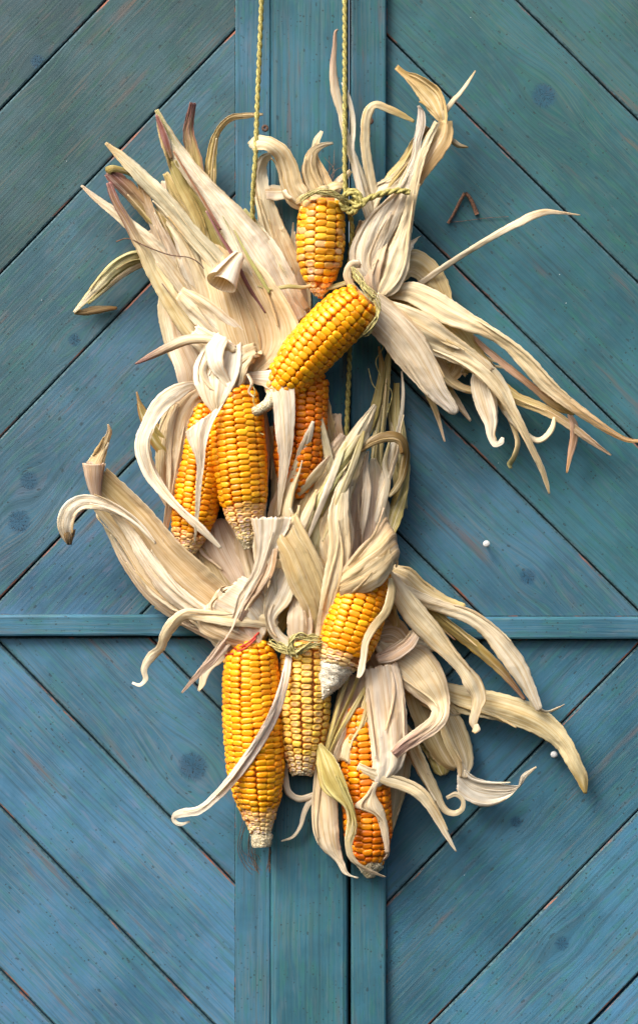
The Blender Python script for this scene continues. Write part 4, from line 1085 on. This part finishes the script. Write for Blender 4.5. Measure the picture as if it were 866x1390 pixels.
# extra torn strips and backing husks that fill the depth of the bunch
rr = random.Random(11)
def fill(par, c, a0, a1, n, l0, l1, h0, h1, w0, w1, cols):
    for k in range(n):
        a_ = radians(rr.uniform(a0, a1)); ln = rr.uniform(l0, l1); w = rr.uniform(w0, w1)
        h = rr.uniform(h0, h1); bx, by = c[0]+rr.uniform(-16, 16), c[1]+rr.uniform(-16, 16)
        bnd = rr.uniform(-.35, .35); pts = []
        for i in range(6):
            t = i/5; aa = a_ + bnd*t
            pts.append((bx+cos(aa)*ln*t, by-sin(aa)*ln*t, h+rr.uniform(-2, 2), w*(.5+1.3*t*(1-t)*2)*(1-.75*t*t)))
        c_ = rr.choice(cols)
        L(par, pts, c_, rr.choice([TAN, GOLD, PALE, PINK]), .16, seed=rr.randrange(9999))
fill(E4, (345,480), 108, 142, 6, 90, 170, 8, 16, 10, 22, [TAN, CREAM, (.60,.48,.30)])
fill(E4, (385,430), 88, 118, 6, 80, 150, 10, 20, 14, 28, [CREAM, TAN])
fill(E2, (505,415), -48, -14, 9, 90, 210, 12, 24, 12, 26, [TAN, GOLD, (.56,.44,.24)])
fill(E2, (512,392), 62, 96, 5, 80, 150, 12, 26, 10, 22, [CREAM, TAN])
fill(E8, (420,860), 76, 104, 6, 110, 190, 12, 26, 12, 24, [TAN, GOLD, CREAM])
fill(E6, (500,850), -60, -20, 7, 60, 120, 12, 26, 16, 30, [TAN, CREAM, (.56,.44,.24)])
fill(E7, (345,865), 120, 168, 9, 70, 130, 10, 26, 18, 36, [TAN, CREAM, PINK])
fill(E7, (350,840), 92, 130, 8, 70, 160, 10, 26, 18, 34, [TAN, CREAM, PINK])

# ---------------------------------------------------------------- twine, knots, red string, silk
tw1 = thing('twine', P(352,-60,30), 'yellow green twisted twine coming down on the left behind the curled husk', 'twine', 'twines the corn hangs from')
rope(tw1, [(355,-70,26),(355,0,28),(352,80,34),(349,150,44),(347,210,56),(344,250,58),(343,288,50),(346,330,40)])
tw2 = thing('twine', P(467,-60,30), 'yellow green twisted twine on the right, knotted beside the small stubby ear', 'twine', 'twines the corn hangs from')
rope(tw2, [(468,-70,30),(468,0,34),(468,90,46),(468,180,54),(468,240,58),(470,272,58),(478,310,42),(474,360,30),(474,440,30),(474,490,30),(472,540,32),(470,590,34),(468,640,30)])
rope(tw2, [(462,270,62),(474,262,68),(484,268,70),(482,282,68),(468,284,64),(460,274,60)], r=2.6)
rope(tw2, [(470,258,58),(486,262,66),(488,278,70),(476,290,68),(470,280,60)], r=2.6)
rope(tw2, [(476,286,60),(490,276,68),(504,268,70),(522,262,70),(540,259,70),(556,261,68)], r=2.9)
rope(tw2, [(474,272,64),(484,280,72),(494,276,70),(488,268,66),(478,270,62)], r=2.4)
fibres(E1, [(410,270,72),(425,262,80),(445,262,84),(462,268,76),(474,276,66)], 12, .9, 3.2, M_RAFFIA, 'fibre', 5)
L(E1, [(350,388,56,3),(370,392,60,5),(392,389,62,6),(412,390,60,5),(428,386,56,4)], OLIVE, TAN, .3, sliver=False, label='thin brown husk strip tied across')
L(E1, [(436,393,52,4),(452,390,56,6),(470,384,60,6),(486,378,62,4)], OLIVE, TAN, .3, sliver=False)
fibres(E2, [(476,362,66),(486,376,76),(496,390,86),(508,404,92)], 14, 1.1, 3.4, M_RAFFIA, 'fibre', 6)
fibres(E2, [(508,402,92),(514,420,92),(508,438,96),(498,452,92),(486,458,80)], 10, 1.0, 2.6, M_RAFFIA, 'fibre', 7)
fibres(E8, [(368,868,62),(384,880,76),(402,884,84),(420,876,86),(438,874,82),(450,880,70)], 12, 1.2, 3.6, M_RAFFIA, 'fibre', 8)
fibres(E8, [(400,890,80),(394,876,86),(402,864,86),(416,866,86),(432,866,82),(446,874,74)], 10, 1.3, 3.0, M_RAFFIA, 'fibre', 9)
for k, pts in enumerate([[(306,890,56),(320,886,72),(336,878,80),(348,866,74)],[(308,886,54),(322,880,70),(338,872,78),(352,858,66)],[(300,528,60),(280,534,58),(268,543,54)],[(360,492,40),(372,500,50),(364,508,48)],[(350,500,44),(364,494,50),(380,500,46)],[(366,838,46),(372,852,54),(368,862,52)]]):
    strand(E7 if k in (0, 1, 5) else E4, pts, 1.3, M_RED, 'red_string')
for k in range(9):
    r_ = random.Random(k+50)
    x0 = 340+r_.uniform(-6, 8)
    strand(E7, [(x0,1100+r_.uniform(-30,20),30),(x0-4+r_.uniform(-8,6),1150,10),(x0+r_.uniform(-6,10),1172+r_.uniform(-10,10),4),(360+r_.uniform(-8,8),1186+r_.uniform(-8,6),3),(368+r_.uniform(-6,6),1170,5),(366,1150,16)], .45, M_SILK, 'silk', .3)
for k in range(10):
    r_ = random.Random(k+90)
    a_ = r_.uniform(0, 6.28)
    strand(E1, [(437+r_.uniform(-12,16),264,50),(430+20*cos(a_)+r_.uniform(-10,20),240+r_.uniform(-14,8),40),(425+26*cos(a_)+r_.uniform(-12,30),222+r_.uniform(-24,18),22)], .5, M_SILK, 'silk', .3)
strand(E4, [(158,328,30),(175,324,40),(200,335,52),(230,346,56),(258,350,56),(275,362,54),(284,380,50)], .9, M_STEM, 'dry_fibre', .7)
for pts in ([(515,440,40),(520,470,42),(510,490,40),(516,510,38)],[(500,500,40),(505,520,38),(512,530,36)],[(524,520,40),(532,535,38),(526,560,34)],[(338,515,82),(346,530,84),(344,545,84),(352,556,82)],[(405,1040,40),(420,1050,36),(436,1040,36)]):
    strand(E4, pts, .7, M_RAFFIA, 'fibre')

# ---------------------------------------------------------------- loose bits on the door
sc1 = thing('husk_scrap', P(130,424,4), 'small dry brown husk scrap lying against the plank below the green edged leaf', 'husk scrap')
leaf(sc1, [(102,424,10,5),(115,424,12,9),(130,421,12,11),(145,419,10,8),(159,418,8,4)], (.50,.34,.18), BROWN, .3)
sc2 = thing('dry_stem', P(630,262,2), 'thin bent brown stem stuck to the upper right planks', 'stem')
strand(sc2, [(608,303,3),(616,290,3),(624,274,4),(631,262,5)], 2.0, M_STEM, 'stalk', 2.6)
strand(sc2, [(631,262,5),(637,268,5),(642,278,4),(647,291,3)], 2.6, M_STEM, 'stalk', 3.2)
strand(sc2, [(606,302,2),(630,300,2),(660,296,2),(690,294,2)], .4, M_STEM, 'fibre', .3)
